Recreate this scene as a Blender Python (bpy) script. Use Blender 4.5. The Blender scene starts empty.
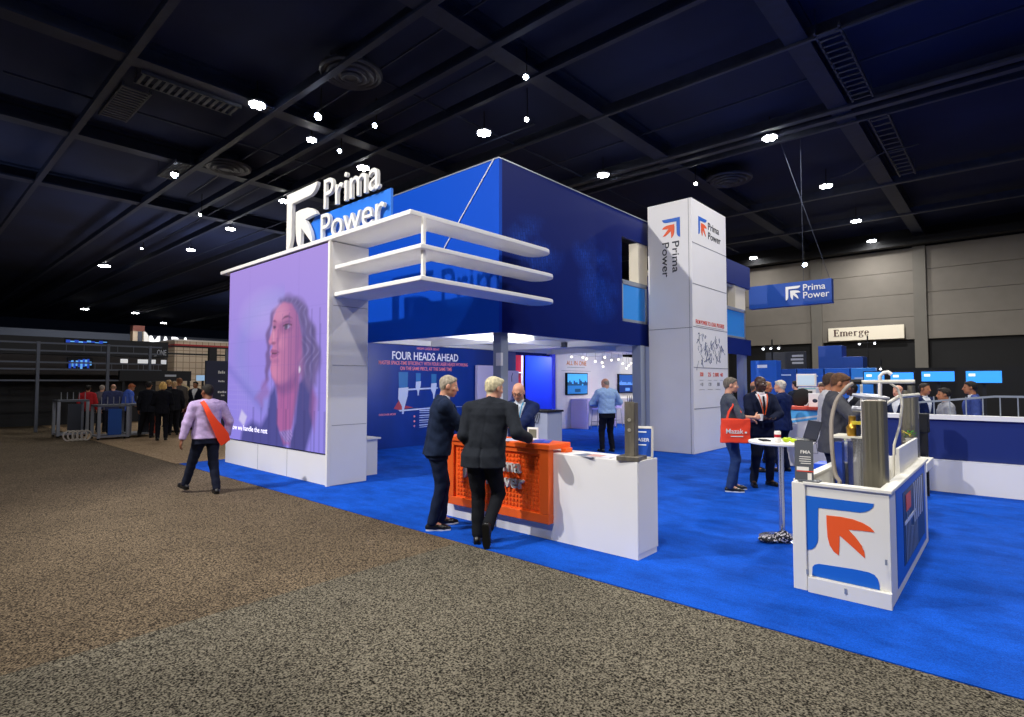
import bpy, bmesh, math, random
import numpy as np
from mathutils import Vector, Matrix, Euler
random.seed(7)
R = math.radians
SC = bpy.context.scene
C = SC.collection

# ------------------------------------------------------------------ camera
cam_d = bpy.data.cameras.new('camera')
cam_d.sensor_width = 36.0
cam_d.lens = 36.0 * 558.5 / 1024.0
cam_d.clip_end = 400
cam = bpy.data.objects.new('camera', cam_d)
cam.location = (0, 0, 1.72)
cam.rotation_euler = (R(92.4094), 0, R(41.8115))
C.objects.link(cam)
SC.camera = cam

# ------------------------------------------------------------------ exposure, world
SC.view_settings.view_transform = 'Standard'
SC.view_settings.look = 'None'
SC.view_settings.exposure = 0.05
SC.view_settings.gamma = 1.0
SC.view_settings.use_curve_mapping = False
W = bpy.data.worlds.new('hall_ambient')
SC.world = W
W.use_nodes = True
bgn = W.node_tree.nodes['Background']
bgn.inputs[0].default_value = (0.55, 0.55, 0.58, 1)
bgn.inputs[1].default_value = 0.16

# ------------------------------------------------------------------ lights of the hall
def spot(loc, target, watt, size, radius, color, blend=0.5):
    d = bpy.data.lights.new('hall_spot', 'SPOT')
    d.energy = watt; d.spot_size = R(size); d.spot_blend = blend
    d.shadow_soft_size = radius; d.color = color
    o = bpy.data.objects.new('hall_spot', d); C.objects.link(o)
    o.location = loc
    o.rotation_euler = (Vector(target) - Vector(loc)).to_track_quat('-Z', 'Y').to_euler()
    return o
def area(loc, watt, size, color=(1, .97, .92), target=None):
    d = bpy.data.lights.new('hall_area', 'AREA')
    d.shape = 'DISK'; d.size = size; d.energy = watt; d.color = color
    o = bpy.data.objects.new('hall_area', d); C.objects.link(o)
    o.location = loc
    if target: o.rotation_euler = (Vector(target) - Vector(loc)).to_track_quat('-Z', 'Y').to_euler()
    return o
# the hard high spotlight from the left behind the photographer (casts the roof letters' shadow)
spot((-10.3, -4.85, 10.5), (-7.2, 6.0, 3.2), 6400, 62, .09, (1.0, .97, .93))
area((-1.0, -5.5, 10.3), 380, .8, (1, .96, .9), (-4.6, 7.5, 1.5))
# overhead lamps outside the frame and the brighter ones inside it
for x, y, w in ((-1.5, 1.0, 430), (-7, 0.5, 170), (3.5, 6, 520), (-1.2, 13.6, 520), (-11.5, -4.0, 300), (-25.55, 7.74, 420),
                (-13.64, 13.77, 160), (-6.25, 20.9, 600), (-5.97, 27.8, 700), (-6.1, 35, 800), (-6.26, 40.0, 200), (-13.4, 40.0, 130), (4, 30, 450), (-33.2, 12.86, 700), (5, 14, 420), (-51, 10.7, 1200), (-40.5, 13.2, 400)):
    area((x, y, 10.3), w, .5)
# unseen upward lights, added to lift the dark far left ceiling
for x, y, z, w in ((-36.5, 15, 4.1, 420), (-29.5, 0, 3.7, 260), (-60, 30, 6.3, 500)):
    area((x, y, z), w, 2.5, (.8, .87, 1.0), (x - 4, y, 11))
# unseen lights added to brighten the deck underside and the walls below it
area((-8.3, 9.6, 2.30), 80, .3, (1, .97, .93), (-12, 10.4, 1.3))
spot((-11.35, 7.62, .6), (-8.9, 9.6, 2.86), 75, 130, .15, (1, .95, .85), .9)
area((-12.9, 14.9, 2.70), 48, .4, (.75, .8, 1.0), (-12.9, 16.0, 1.2))
area((-9.4, 18.0, 2.80), 150, .6, (1, .93, .95), (-12, 18.4, 1.2))

# ------------------------------------------------------------------ helpers: properties
def tag(o, label=None, cat=None, group=None, kind=None):
    if label: o['label'] = label
    if cat: o['category'] = cat
    if group: o['group'] = group
    if kind: o['kind'] = kind
    return o
def thing(name, label, cat, loc=(0, 0, 0), rz=0.0, group=None):
    o = bpy.data.objects.new(name, None); C.objects.link(o)
    o.empty_display_size = .1
    o.location = loc; o.rotation_euler = (0, 0, rz)
    return tag(o, label, cat, group)
def copy_tree(o, parent=None):
    c = o.copy(); C.objects.link(c)
    if parent: c.parent = parent
    for ch in list(o.children): copy_tree(ch, c)
    return c

# ------------------------------------------------------------------ helpers: materials
def lin(h):
    h = h.lstrip('#')
    c = [int(h[i:i + 2], 16) / 255 for i in (0, 2, 4)]
    return tuple(((v / 12.92) if v <= .04045 else ((v + .055) / 1.055) ** 2.4) for v in c) + (1,)
_mats = {}
def mat(name, col, rough=.55, metal=0.0, var=0.0, scale=8.0, bump=0.0, bscale=60.0, emit=0.0, spec=.4, alpha=1.0, trans=0.0, stretch=(1, 1, 1)):
    if name in _mats: return _mats[name]
    m = bpy.data.materials.new(name); m.use_nodes = True
    nt = m.node_tree; b = nt.nodes['Principled BSDF']
    c = lin(col) if isinstance(col, str) else tuple(col) + (1,)
    b.inputs['Base Color'].default_value = c
    b.inputs['Roughness'].default_value = rough
    b.inputs['Metallic'].default_value = metal
    b.inputs['Specular IOR Level'].default_value = spec
    b.inputs['Alpha'].default_value = alpha
    b.inputs['Transmission Weight'].default_value = trans
    if emit:
        b.inputs['Emission Color'].default_value = c
        b.inputs['Emission Strength'].default_value = emit
    if var or bump:
        tc = nt.nodes.new('ShaderNodeTexCoord')
        mp = nt.nodes.new('ShaderNodeMapping'); mp.inputs['Scale'].default_value = stretch
        nt.links.new(tc.outputs['Object'], mp.inputs['Vector'])
    if var:
        n = nt.nodes.new('ShaderNodeTexNoise'); n.inputs['Scale'].default_value = scale; n.inputs['Detail'].default_value = 4
        nt.links.new(mp.outputs[0], n.inputs['Vector'])
        r = nt.nodes.new('ShaderNodeValToRGB')
        r.color_ramp.elements[0].position = .3; r.color_ramp.elements[1].position = .7
        r.color_ramp.elements[0].color = tuple(v * (1 - var) for v in c[:3]) + (1,)
        r.color_ramp.elements[1].color = tuple(min(1, v * (1 + var)) for v in c[:3]) + (1,)
        nt.links.new(n.outputs[0], r.inputs[0]); nt.links.new(r.outputs[0], b.inputs['Base Color'])
    if bump:
        n2 = nt.nodes.new('ShaderNodeTexNoise'); n2.inputs['Scale'].default_value = bscale; n2.inputs['Detail'].default_value = 3
        nt.links.new(mp.outputs[0], n2.inputs['Vector'])
        bp = nt.nodes.new('ShaderNodeBump'); bp.inputs['Strength'].default_value = bump; bp.inputs['Distance'].default_value = .02
        nt.links.new(n2.outputs[0], bp.inputs['Height']); nt.links.new(bp.outputs[0], b.inputs['Normal'])
    _mats[name] = m
    return m
def attr_mat(name, rough=.5, emit=0.0, bump=0.0):
    if name in _mats: return _mats[name]
    m = bpy.data.materials.new(name); m.use_nodes = True
    nt = m.node_tree; b = nt.nodes['Principled BSDF']
    a = nt.nodes.new('ShaderNodeAttribute'); a.attribute_name = 'Col'
    b.inputs['Roughness'].default_value = rough
    if emit:
        b.inputs['Base Color'].default_value = (.01, .01, .01, 1)
        nt.links.new(a.outputs['Color'], b.inputs['Emission Color'])
        b.inputs['Emission Strength'].default_value = emit
    else:
        nt.links.new(a.outputs['Color'], b.inputs['Base Color'])
    _mats[name] = m
    return m

# ------------------------------------------------------------------ helpers: meshes
class MB:
    def __init__(s, off=(0, 0, 0)):
        s.v = []; s.f = []; s.m = []; s.off = off; s.mi = 0
    def add(s, vs, fs):
        b = len(s.v); o = s.off
        s.v += [(p[0] - o[0], p[1] - o[1], p[2] - o[2]) for p in vs]
        s.f += [tuple(b + i for i in f) for f in fs]; s.m += [s.mi] * len(fs)
        return s
    def box(s, x0, x1, y0, y1, z0, z1):
        vs = [(x, y, z) for z in (z0, z1) for y in (y0, y1) for x in (x0, x1)]
        return s.add(vs, [(0, 2, 3, 1), (4, 5, 7, 6), (0, 1, 5, 4), (2, 6, 7, 3), (0, 4, 6, 2), (1, 3, 7, 5)])
    def obox(s, c, ax, ay, az):
        c, ax, ay, az = map(Vector, (c, ax, ay, az))
        vs = [c + ax * i + ay * j + az * k for k in (-1, 1) for j in (-1, 1) for i in (-1, 1)]
        return s.add(vs, [(0, 2, 3, 1), (4, 5, 7, 6), (0, 1, 5, 4), (2, 6, 7, 3), (0, 4, 6, 2), (1, 3, 7, 5)])
    def cyl(s, a, b, r0, r1=None, n=12, cap=True):
        return s.tube([a, b], [r0, r0 if r1 is None else r1], n, cap)
    def bar(s, a, b, w, h=None):
        a, b = Vector(a), Vector(b); d = b - a; h = h or w
        L = d.length; d.normalize()
        u = d.cross(Vector((0, 0, 1)))
        if u.length < 1e-4: u = Vector((1, 0, 0))
        u.normalize(); w2 = d.cross(u)
        return s.obox((a + b) / 2, d * L / 2, u * w / 2, w2 * h / 2)
    def tube(s, pts, r, n=8, cap=True):
        pts = [Vector(p) for p in pts]
        if not hasattr(r, '__len__'): r = [r] * len(pts)
        vs = []; fs = []; u = None
        for i, p in enumerate(pts):
            d = (pts[min(i + 1, len(pts) - 1)] - pts[max(i - 1, 0)]).normalized()
            if u is None:
                u = d.cross(Vector((0, 0, 1)))
                if u.length < 1e-3: u = Vector((1, 0, 0))
            u = (u - d * u.dot(d)).normalized(); w = d.cross(u)
            for k in range(n):
                a = 2 * math.pi * k / n
                vs.append(p + (u * math.cos(a) + w * math.sin(a)) * r[i])
        for i in range(len(pts) - 1):
            for k in range(n):
                k2 = (k + 1) % n
                fs.append((i * n + k, i * n + k2, (i + 1) * n + k2, (i + 1) * n + k))
        if cap:
            fs.append(tuple(range(n - 1, -1, -1))); fs.append(tuple((len(pts) - 1) * n + k for k in range(n)))
        return s.add(vs, fs)
    def lathe(s, prof, c=(0, 0, 0), n=24):
        vs = []; fs = []
        for r, z in prof:
            for k in range(n):
                a = 2 * math.pi * k / n
                vs.append((c[0] + r * math.cos(a), c[1] + r * math.sin(a), c[2] + z))
        for i in range(len(prof) - 1):
            for k in range(n):
                k2 = (k + 1) % n
                fs.append((i * n + k, i * n + k2, (i + 1) * n + k2, (i + 1) * n + k))
        fs.append(tuple(range(n - 1, -1, -1))); fs.append(tuple((len(prof) - 1) * n + k for k in range(n)))
        return s.add(vs, fs)
    def prism(s, poly, fn, c0, c1):
        n = len(poly)
        vs = [fn(a, b, c0) for a, b in poly] + [fn(a, b, c1) for a, b in poly]
        fs = [tuple(range(n)), tuple(range(2 * n - 1, n - 1, -1))]
        fs += [(i, (i + 1) % n, n + (i + 1) % n, n + i) for i in range(n)]
        return s.add(vs, fs)
    def ball(s, c, r, n=10, m=6):
        if not hasattr(r, '__len__'): r = (r, r, r)
        vs = [(c[0], c[1], c[2] - r[2])]; fs = []
        for j in range(1, m):
            t = math.pi * j / m
            for k in range(n):
                a = 2 * math.pi * k / n
                vs.append((c[0] + r[0] * math.sin(t) * math.cos(a), c[1] + r[1] * math.sin(t) * math.sin(a), c[2] - r[2] * math.cos(t)))
        vs.append((c[0], c[1], c[2] + r[2])); top = len(vs) - 1
        for k in range(n):
            k2 = (k + 1) % n
            fs.append((0, 1 + k2, 1 + k)); fs.append((top, 1 + (m - 2) * n + k, 1 + (m - 2) * n + k2))
            for j in range(m - 2):
                fs.append((1 + j * n + k, 1 + j * n + k2, 1 + (j + 1) * n + k2, 1 + (j + 1) * n + k))
        return s.add(vs, fs)
    def build(s, name, mats, parent=None, bevel=0.0, smooth=False, kind=None, label=None, seg=2):
        me = bpy.data.meshes.new(name)
        me.from_pydata([tuple(p) for p in s.v], [], s.f)
        if not isinstance(mats, (list, tuple)): mats = [mats]
        for m in mats: me.materials.append(m)
        me.polygons.foreach_set('material_index', s.m)
        bm = bmesh.new(); bm.from_mesh(me)
        bmesh.ops.recalc_face_normals(bm, faces=bm.faces)
        bm.to_mesh(me); bm.free()
        if smooth:
            me.shade_smooth()
            me.set_sharp_from_angle(angle=R(35))
        o = bpy.data.objects.new(name, me); C.objects.link(o)
        if parent: o.parent = parent
        if bevel:
            b = o.modifiers.new('bevel', 'BEVEL'); b.width = bevel; b.segments = seg; b.limit_method = 'ANGLE'; b.angle_limit = R(40)
        if kind: o['kind'] = kind
        if label: o['label'] = label
        return o

_txt_cache = {}
def text_geo(string, bold=0.0, depth=0.0):
    key = (string, bold, depth)
    if key in _txt_cache: return _txt_cache[key]
    cu = bpy.data.curves.new('txt', 'FONT'); cu.body = string; cu.size = 1.0
    cu.offset = bold; cu.extrude = .5 if depth else 0.0; cu.resolution_u = 4; cu.fill_mode = 'BOTH'
    ob = bpy.data.objects.new('txt', cu); C.objects.link(ob)
    dg = bpy.context.evaluated_depsgraph_get(); dg.update()
    me = bpy.data.meshes.new_from_object(ob.evaluated_get(dg))
    vs = [tuple(v.co) for v in me.vertices]; fs = [tuple(p.vertices) for p in me.polygons]
    bpy.data.objects.remove(ob); bpy.data.curves.remove(cu); bpy.data.meshes.remove(me)
    _txt_cache[key] = (vs, fs)
    return vs, fs
def text_into(mb, string, fn, width=None, cap=.1, bold=0.0, c0=0.0, c1=0.0, a0=0.0, b0=0.0, align='l'):
    """letters laid from (a0, b0 = baseline) on a plane given by fn(a, b, c); c0..c1 is their thickness"""
    vs, fs = text_geo(string, bold, 1 if c0 != c1 else 0)
    if not vs: return
    k = cap / .72
    x0 = min(v[0] for v in vs); x1 = max(v[0] for v in vs)
    kx = (width / (x1 - x0)) if width else k
    w = (x1 - x0) * kx
    sh = {'l': 0, 'c': -w / 2, 'r': -w}[align]
    mb.add([fn(a0 + sh + (v[0] - x0) * kx, b0 + v[1] * k, c0 + (c1 - c0) * (v[2] + .5)) for v in vs], fs)

# the arrow emblem in a unit square (corner top left)
BRACKET = [(0, 1), (1, 1), (.985, .945), (.94, .89), (.88, .85), (.80, .825), (.19, .812), (.182, .56), (.178, .27), (.165, .2), (.125, .11), (.07, .06), (0, .04)]
ARROW = [(.31, .70), (.52, .708), (.70, .695), (.84, .655), (.94, .60), (1, .53), (.80, .522), (.63, .508), (.725, .405), (.81, .28), (.85, .17), (.855, .07), (.69, .22), (.5, .385), (.495, .2), (.48, .04), (.41, .09), (.35, .19), (.32, .33), (.312, .54)]
# ------------------------------------------------------------------ people: implicit surfaces turned into one continuous mesh
def V3(*a): return np.array(a if len(a) > 1 else a[0], dtype=float)
def rotm(yaw, pitch, roll=0):
    cy, sy, cp, sp, cr, sr = math.cos(yaw), math.sin(yaw), math.cos(pitch), math.sin(pitch), math.cos(roll), math.sin(roll)
    Rz = np.array([[cy, -sy, 0], [sy, cy, 0], [0, 0, 1]]); Rx = np.array([[1, 0, 0], [0, cp, sp], [0, -sp, cp]])
    Ry = np.array([[cr, 0, sr], [0, 1, 0], [-sr, 0, cr]])
    return Rz @ Rx @ Ry
class Field:
    def __init__(s, lo, hi, h):
        s.lo = V3(lo); s.h = h
        n = np.ceil((V3(hi) - s.lo) / h).astype(int) + 1
        s.ax = [s.lo[i] + h * np.arange(n[i]) for i in range(3)]
        s.D = np.full(n, 1.0, dtype=np.float32)
    def _win(s, lo, hi, m):
        sl = []; g = []
        for i in range(3):
            a = max(0, int((lo[i] - m - s.lo[i]) / s.h)); b = min(len(s.ax[i]), int((hi[i] + m - s.lo[i]) / s.h) + 2)
            if b <= a: return None, None
            sl.append(slice(a, b)); sh = [1, 1, 1]; sh[i] = -1; g.append(s.ax[i][a:b].reshape(sh))
        return tuple(sl), g
    def put(s, fn, lo, hi, k, sub=False):
        sl, g = s._win(lo, hi, k + 2.5 * s.h)
        if sl is None: return
        d = fn(*g); a = s.D[sl]
        if sub:
            d = -d; hh = np.clip(.5 - .5 * (d - a) / k, 0, 1) if k else None
            s.D[sl] = np.maximum(a, d) if not k else d + (a - d) * hh + k * hh * (1 - hh)
        else:
            if not k: s.D[sl] = np.minimum(a, d)
            else:
                hh = np.clip(.5 + .5 * (a - d) / k, 0, 1)
                s.D[sl] = a + (d - a) * hh - k * hh * (1 - hh)
    def cone(s, a, b, ra, rb, k=.02, sub=False):
        a = V3(a); b = V3(b); ab = b - a; L = max(ab @ ab, 1e-9); r = max(ra, rb)
        def fn(X, Y, Z):
            t = np.clip(((X - a[0]) * ab[0] + (Y - a[1]) * ab[1] + (Z - a[2]) * ab[2]) / L, 0, 1)
            return np.sqrt((X - a[0] - t * ab[0]) ** 2 + (Y - a[1] - t * ab[1]) ** 2 + (Z - a[2] - t * ab[2]) ** 2) - (ra + (rb - ra) * t)
        s.put(fn, np.minimum(a, b) - r, np.maximum(a, b) + r, k, sub)
    def ell(s, c, r, M=None, k=.02, sub=False):
        c = V3(c); r = V3(r); m = max(r)
        def fn(X, Y, Z):
            x, y, z = X - c[0], Y - c[1], Z - c[2]
            if M is not None:
                x, y, z = (M[0, 0] * x + M[1, 0] * y + M[2, 0] * z, M[0, 1] * x + M[1, 1] * y + M[2, 1] * z, M[0, 2] * x + M[1, 2] * y + M[2, 2] * z)
            k0 = np.sqrt((x / r[0]) ** 2 + (y / r[1]) ** 2 + (z / r[2]) ** 2)
            k1 = np.sqrt((x / r[0] ** 2) ** 2 + (y / r[1] ** 2) ** 2 + (z / r[2] ** 2) ** 2) + 1e-6
            return k0 * (k0 - 1) / k1
        s.put(fn, c - m, c + m, k, sub)
    def loft(s, zs, rx, ry, cx, cy, k=.03, n=2.4):
        zs = np.array(zs, float)
        def fn(X, Y, Z):
            a = np.interp(Z, zs, rx); b = np.interp(Z, zs, ry); u = np.interp(Z, zs, cx); v = np.interp(Z, zs, cy)
            q = (np.abs((X - u) / a) ** n + np.abs((Y - v) / b) ** n) ** (1 / n)
            d = (q - 1) * np.minimum(a, b)
            return np.maximum(d, np.maximum(Z - zs[-1], zs[0] - Z))
        m = max(max(rx), max(ry)) + .02
        s.put(fn, (min(cx) - m, min(cy) - m, zs[0]), (max(cx) + m, max(cy) + m, zs[-1]), k)
    def cut(s, fn):
        X, Y, Z = (s.ax[0].reshape(-1, 1, 1), s.ax[1].reshape(1, -1, 1), s.ax[2].reshape(1, 1, -1))
        s.D = np.maximum(s.D, fn(X, Y, Z).astype(np.float32))
    def wrinkle(s, amp, f=1.0, seed=0.0):
        X, Y, Z = (s.ax[0].reshape(-1, 1, 1), s.ax[1].reshape(1, -1, 1), s.ax[2].reshape(1, 1, -1))
        w = np.sin(23 * f * X + 17 * f * Z + 2.2 * np.sin(14 * f * Y + seed) + seed) * np.sin(31 * f * Z - 12 * f * Y + 1.7 * np.sin(19 * f * X + seed))
        s.D = s.D + (amp * w).astype(np.float32)
    def mesh(s):
        D = s.D; S = D < 0
        D[0] = D[-1] = np.maximum(D[0], .01); S = D < 0
        off = [(i, j, k) for i in (0, 1) for j in (0, 1) for k in (0, 1)]
        nx, ny, nz = D.shape
        cnt = np.zeros((nx - 1, ny - 1, nz - 1), np.int8)
        for i, j, k in off: cnt += S[i:nx - 1 + i, j:ny - 1 + j, k:nz - 1 + k]
        act = (cnt > 0) & (cnt < 8)
        ai = np.argwhere(act)
        idx = np.full(act.shape, -1, np.int64); idx[act] = np.arange(len(ai))
        d = [D[ai[:, 0] + o[0], ai[:, 1] + o[1], ai[:, 2] + o[2]] for o in off]
        pos = np.zeros((len(ai), 3)); nn = np.zeros(len(ai))
        for a in range(8):
            for b in range(a + 1, 8):
                df = [off[b][q] - off[a][q] for q in range(3)]
                if sum(abs(v) for v in df) != 1: continue
                m = (d[a] < 0) != (d[b] < 0)
                t = np.where(m, d[a] / np.where(m, d[a] - d[b], 1), 0)
                for q in range(3): pos[:, q] += np.where(m, off[a][q] + df[q] * t, 0)
                nn += m
        v = (ai + pos / nn[:, None]) * s.h + s.lo
        F = []
        for axn in range(3):
            u, w = (axn + 1) % 3, (axn + 2) % 3
            sa = [slice(None)] * 3; sb = [slice(None)] * 3
            sa[axn] = slice(0, -1); sb[axn] = slice(1, None)
            A = S[tuple(sa)]; B = S[tuple(sb)]
            e = np.argwhere(A != B)
            sh = np.array(idx.shape)
            ok = (e[:, u] > 0) & (e[:, w] > 0) & (e[:, u] < sh[u]) & (e[:, w] < sh[w])
            e = e[ok]
            if not len(e): continue
            def cell(du, dw):
                c = e.copy(); c[:, u] += du; c[:, w] += dw
                return idx[c[:, 0], c[:, 1], c[:, 2]]
            q = np.stack([cell(-1, -1), cell(0, -1), cell(0, 0), cell(-1, 0)], 1)
            inside = A[e[:, 0], e[:, 1], e[:, 2]]
            q[~inside] = q[~inside][:, ::-1]
            F.append(q)
        F = np.concatenate(F) if F else np.zeros((0, 4), int)
        F = F[(F >= 0).all(1)]
        return v, F
def np_obj(name, v, F, m, parent=None, col=None, scale=1.0, label=None):
    me = bpy.data.meshes.new(name)
    me.vertices.add(len(v)); me.vertices.foreach_set('co', (np.asarray(v) * scale).astype(np.float32).ravel())
    me.loops.add(F.size); me.loops.foreach_set('vertex_index', F.astype(np.int32).ravel())
    me.polygons.add(len(F)); me.polygons.foreach_set('loop_start', np.arange(len(F), dtype=np.int32) * 4)
    me.update(calc_edges=True); me.validate()
    me.materials.append(m)
    me.polygons.foreach_set('use_smooth', np.ones(len(me.polygons), bool))
    if col is not None:
        at = me.color_attributes.new('Col', 'FLOAT_COLOR', 'POINT')
        at.data.foreach_set('color', np.concatenate([col, np.ones((len(col), 1))], 1).astype(np.float32).ravel())
    o = bpy.data.objects.new(name, me); C.objects.link(o)
    if parent: o.parent = parent
    if label: o['label'] = label
    return o
def ik(S, T, l1, l2, pole):
    S = V3(S); T = V3(T); d = T - S; L = np.linalg.norm(d); u = d / L
    if L > (l1 + l2) * .999: L = (l1 + l2) * .999; T = S + u * L
    a = (l1 * l1 - l2 * l2 + L * L) / (2 * L); h = math.sqrt(max(l1 * l1 - a * a, 0))
    p = V3(pole); p = p - u * (p @ u); p = p / max(np.linalg.norm(p), 1e-6)
    return S + u * a + p * h, T
def nrm(v): v = V3(v); return v / max(np.linalg.norm(v), 1e-9)

def fabric(col, rough=.85):
    return mat('cloth_' + col.lstrip('#'), col, rough, var=.12, scale=30, bump=.15, bscale=260, spec=.15)

SKIN = {'fair': '#c98f74', 'pink': '#d39a80', 'tan': '#a9704f', 'brown': '#7c4c36', 'dark': '#3d261d'}

def person(label, x, y, rz, H=1.76, q=.012, skin='fair', hair=('short', '#4a3a2c'), top=('suit', '#14182a'), shirt='#e8ecf2', tie=None,
           legs='#14182a', shoes='#0d0d10', sole=None, la=None, ra=None, lp=(-.6, -.8, -.2), rp=(.6, -.8, -.2), lhand=None, rhand=None, lthumb=None, rthumb=None,
           ll=None, rl=None, lknee=(0, 1, 0), rknee=(0, 1, 0), ltoe=(-.12, 1, 0), rtoe=(.12, 1, 0), lup=(0, 0, 1), rup=(0, 0, 1), lean=(0, 0), look=(0, 0), girth=1.0, belly=0.0,
           group=None, glasses=False, beard=None, lanyard=None, badge=False, belt=None, hem=.80, sx=0.0, detail=True, headfwd=.0, curl=.55):
    s = H / 1.76; rz = R(rz)
    root = thing('person', label, 'person', (x, y, 0), rz, group)
    # world points given as ('w', x, y, z) are turned into the figure's own frame
    def loc(p):
        if p is None: return None
        if p[0] == 'w':
            dx, dy = p[1] - x, p[2] - y; c, sn = math.cos(-rz), math.sin(-rz)
            return V3((c * dx - sn * dy) / s, (sn * dx + c * dy) / s, p[3] / s)
        return V3(p)
    g = girth
    def lx(z): return lean[0] * np.clip((z - .92) / .6, 0, 1.3) + sx
    def ly(z): return lean[1] * np.clip((z - .92) / .6, 0, 1.3)
    top_kind, top_col = top
    # joints
    SH = {-1: V3(-.180 * g + lx(1.39), -.01 + ly(1.39), 1.392), 1: V3(.180 * g + lx(1.39), -.01 + ly(1.39), 1.392)}
    WR = {-1: loc(la) if la is not None else V3(-.265 * g + lx(1.1), .04 + ly(1.1), .86), 1: loc(ra) if ra is not None else V3(.265 * g + lx(1.1), .04 + ly(1.1), .86)}
    EL = {}
    for sd, pole in ((-1, lp), (1, rp)): EL[sd], WR[sd] = ik(SH[sd], WR[sd], .285, .262, pole)
    HP = {-1: V3(-.088 + sx, 0, .90), 1: V3(.088 + sx, 0, .90)}
    AN = {-1: loc(ll) if ll is not None else V3(-.105, -.02, .09), 1: loc(rl) if rl is not None else V3(.105, -.02, .09)}
    KN = {}
    for sd, pole in ((-1, lknee), (1, rknee)): KN[sd], AN[sd] = ik(HP[sd], AN[sd], .42, .405, pole)
    HC = V3(lx(1.64), .03 + ly(1.64) + headfwd, 1.637 - .25 * abs(lean[1]) * .5 - .06 * max(0, look[1] / 60.0))
    HM = rotm(R(look[0]), R(look[1]))
    hp = lambda a, b, c: HC + HM @ V3(a, b, c)
    NB = V3(lx(1.46), -.015 + ly(1.46), 1.455)
    pts = np.array([*SH.values(), *WR.values(), *EL.values(), *KN.values(), *AN.values(), HC, NB])
    lo = pts.min(0) - .24; hi = pts.max(0) + .24; lo[2] = min(-.02, lo[2] + .1); hi[2] = HC[2] + .2
    # ---------------- body (one continuous mesh)
    f = Field(lo, hi, q)
    zs = [.84, .90, .98, 1.06, 1.15, 1.25, 1.34, 1.41, 1.46]
    rx = np.array([.150, .158, .150, .142, .142, .150, .155, .142, .085]) * g
    ry = np.array([.098, .102, .096, .092 + belly * .5, .094 + belly * .5, .102, .102, .085, .06]) * (.6 + .4 * g)
    cyb = [0, 0, belly * .3, belly * .45, belly * .4, belly * .2, 0, -.008, -.012]
    za = np.array(zs)
    f.loft(zs, rx, ry, lx(za), np.array(cyb) + ly(za), k=.03)
    fr = max(.0085, .62 * q)
    for sd in (-1, 1):
        f.cone(NB + V3(.04 * sd, 0, -.02), SH[sd], .05, .052, .04)
        f.cone(SH[sd], EL[sd], .048, .038, .02); f.cone(EL[sd], WR[sd], .038, .026, .015)
        f.cone(HP[sd], KN[sd], .078, .052, .03); f.cone(KN[sd], AN[sd], .05, .036, .02)
        f.cone(KN[sd] + (AN[sd] - KN[sd]) * .12 + V3(0, -.012, 0), KN[sd] + (AN[sd] - KN[sd]) * .45 + V3(0, -.015, 0), .046, .044, .02)
        hd = (lhand if sd < 0 else rhand); th = (lthumb if sd < 0 else rthumb)
        d = nrm(hd) if hd is not None else nrm(nrm(WR[sd] - EL[sd]) + V3(0, 0, -.15))
        t = V3(th) if th is not None else (V3(0, 1, 0.2) if abs(d[1]) < .8 else V3(-sd, 0, .5))
        t = nrm(t - d * (t @ d)); n = np.cross(d, t) * (-sd)
        w = WR[sd]; Mh = np.stack([t, d, n], 1)
        f.ell(w + d * .052, (.043, .056, max(.0165, .9 * q)), Mh, .012)
        for j, (o, L) in enumerate(((.030, .074), (.0105, .083), (-.0095, .077), (-.028, .060))):
            p = w + d * (.088 - .006 * abs(j - 1.3)) + t * o; a = .16 + curl * .4
            for seg, frac in enumerate((.45, .32, .23)):
                dd = nrm(d * math.cos(a) + n * math.sin(a) + t * (o * 1.6)); p2 = p + dd * L * frac
                f.cone(p, p2, fr * (1 - .1 * seg), fr * (.93 - .1 * seg), .004 if seg == 0 else .003); p = p2; a += curl
        p = w + d * .028 + t * .034
        for frac, tt in ((.034, .75), (.030, .42)):
            dd = nrm(d * .8 + t * tt + n * .28); p2 = p + dd * frac; f.cone(p, p2, fr * 1.15, fr * .98, .006); p = p2
        # feet
        toe = nrm(ltoe if sd < 0 else rtoe); upv = nrm(lup if sd < 0 else rup)
        f.cone(AN[sd], AN[sd] + toe * .13 - upv * .055, .034, .026, .02)
    f.cone(NB + V3(0, 0, -.03), hp(0, -.028, -.055), .058 * (.5 + .5 * g), .054, .02)
    # head
    f.ell(hp(0, -.014, .036), (.0765, .097, .083), HM, .02)
    f.ell(hp(0, -.035, -.012), (.064, .066, .068), HM, .02)
    f.ell(hp(0, .022, -.028), (.0625, .072, .083), HM, .02)
    f.ell(hp(0, .030, -.072), (.051, .052, .038), HM, .02)
    f.ell(hp(0, .066, -.098), (.022, .018, .017), HM, .015)
    if detail:
        f.cone(hp(-.03, .083, .020), hp(.03, .083, .020), .010, .010, .012)
        for sd in (-1, 1):
            f.ell(hp(.046 * sd, .058, -.026), (.021, .022, .018), HM, .016)
            f.ell(hp(.031 * sd, .099, .000), (.017, .015, .0095), HM, .012, sub=True)
            f.ell(hp(.012 * sd, .095, -.036), (.009, .012, .008), HM, .006)
        f.cone(hp(0, .092, .004), hp(0, .107, -.032), .0085, .0112, .008)
        f.ell(hp(0, .092, -.0625), (.024, .010, .0065), HM, .004); f.ell(hp(0, .089, -.0765), (.021, .011, .0075), HM, .004)
        f.ell(hp(0, .104, -.0693), (.026, .010, .0028), HM, .002, sub=True)
    else:
        f.cone(hp(0, .09, .004), hp(0, .108, -.034), .010, .013, .01)
    for sd in (-1, 1): f.ell(hp(.0785 * sd, -.008, -.008), (.0105, .021, .033), HM, .006)
    v, F = f.mesh()
    base = V3(lin(SKIN[skin])[:3])
    col = np.tile(base, (len(v), 1))
    hv = (v - HC) @ HM
    def blend(m, c):
        nonlocal col
        m = np.clip(m, 0, 1)[:, None]; col = col * (1 - m) + V3(c) * m
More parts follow.
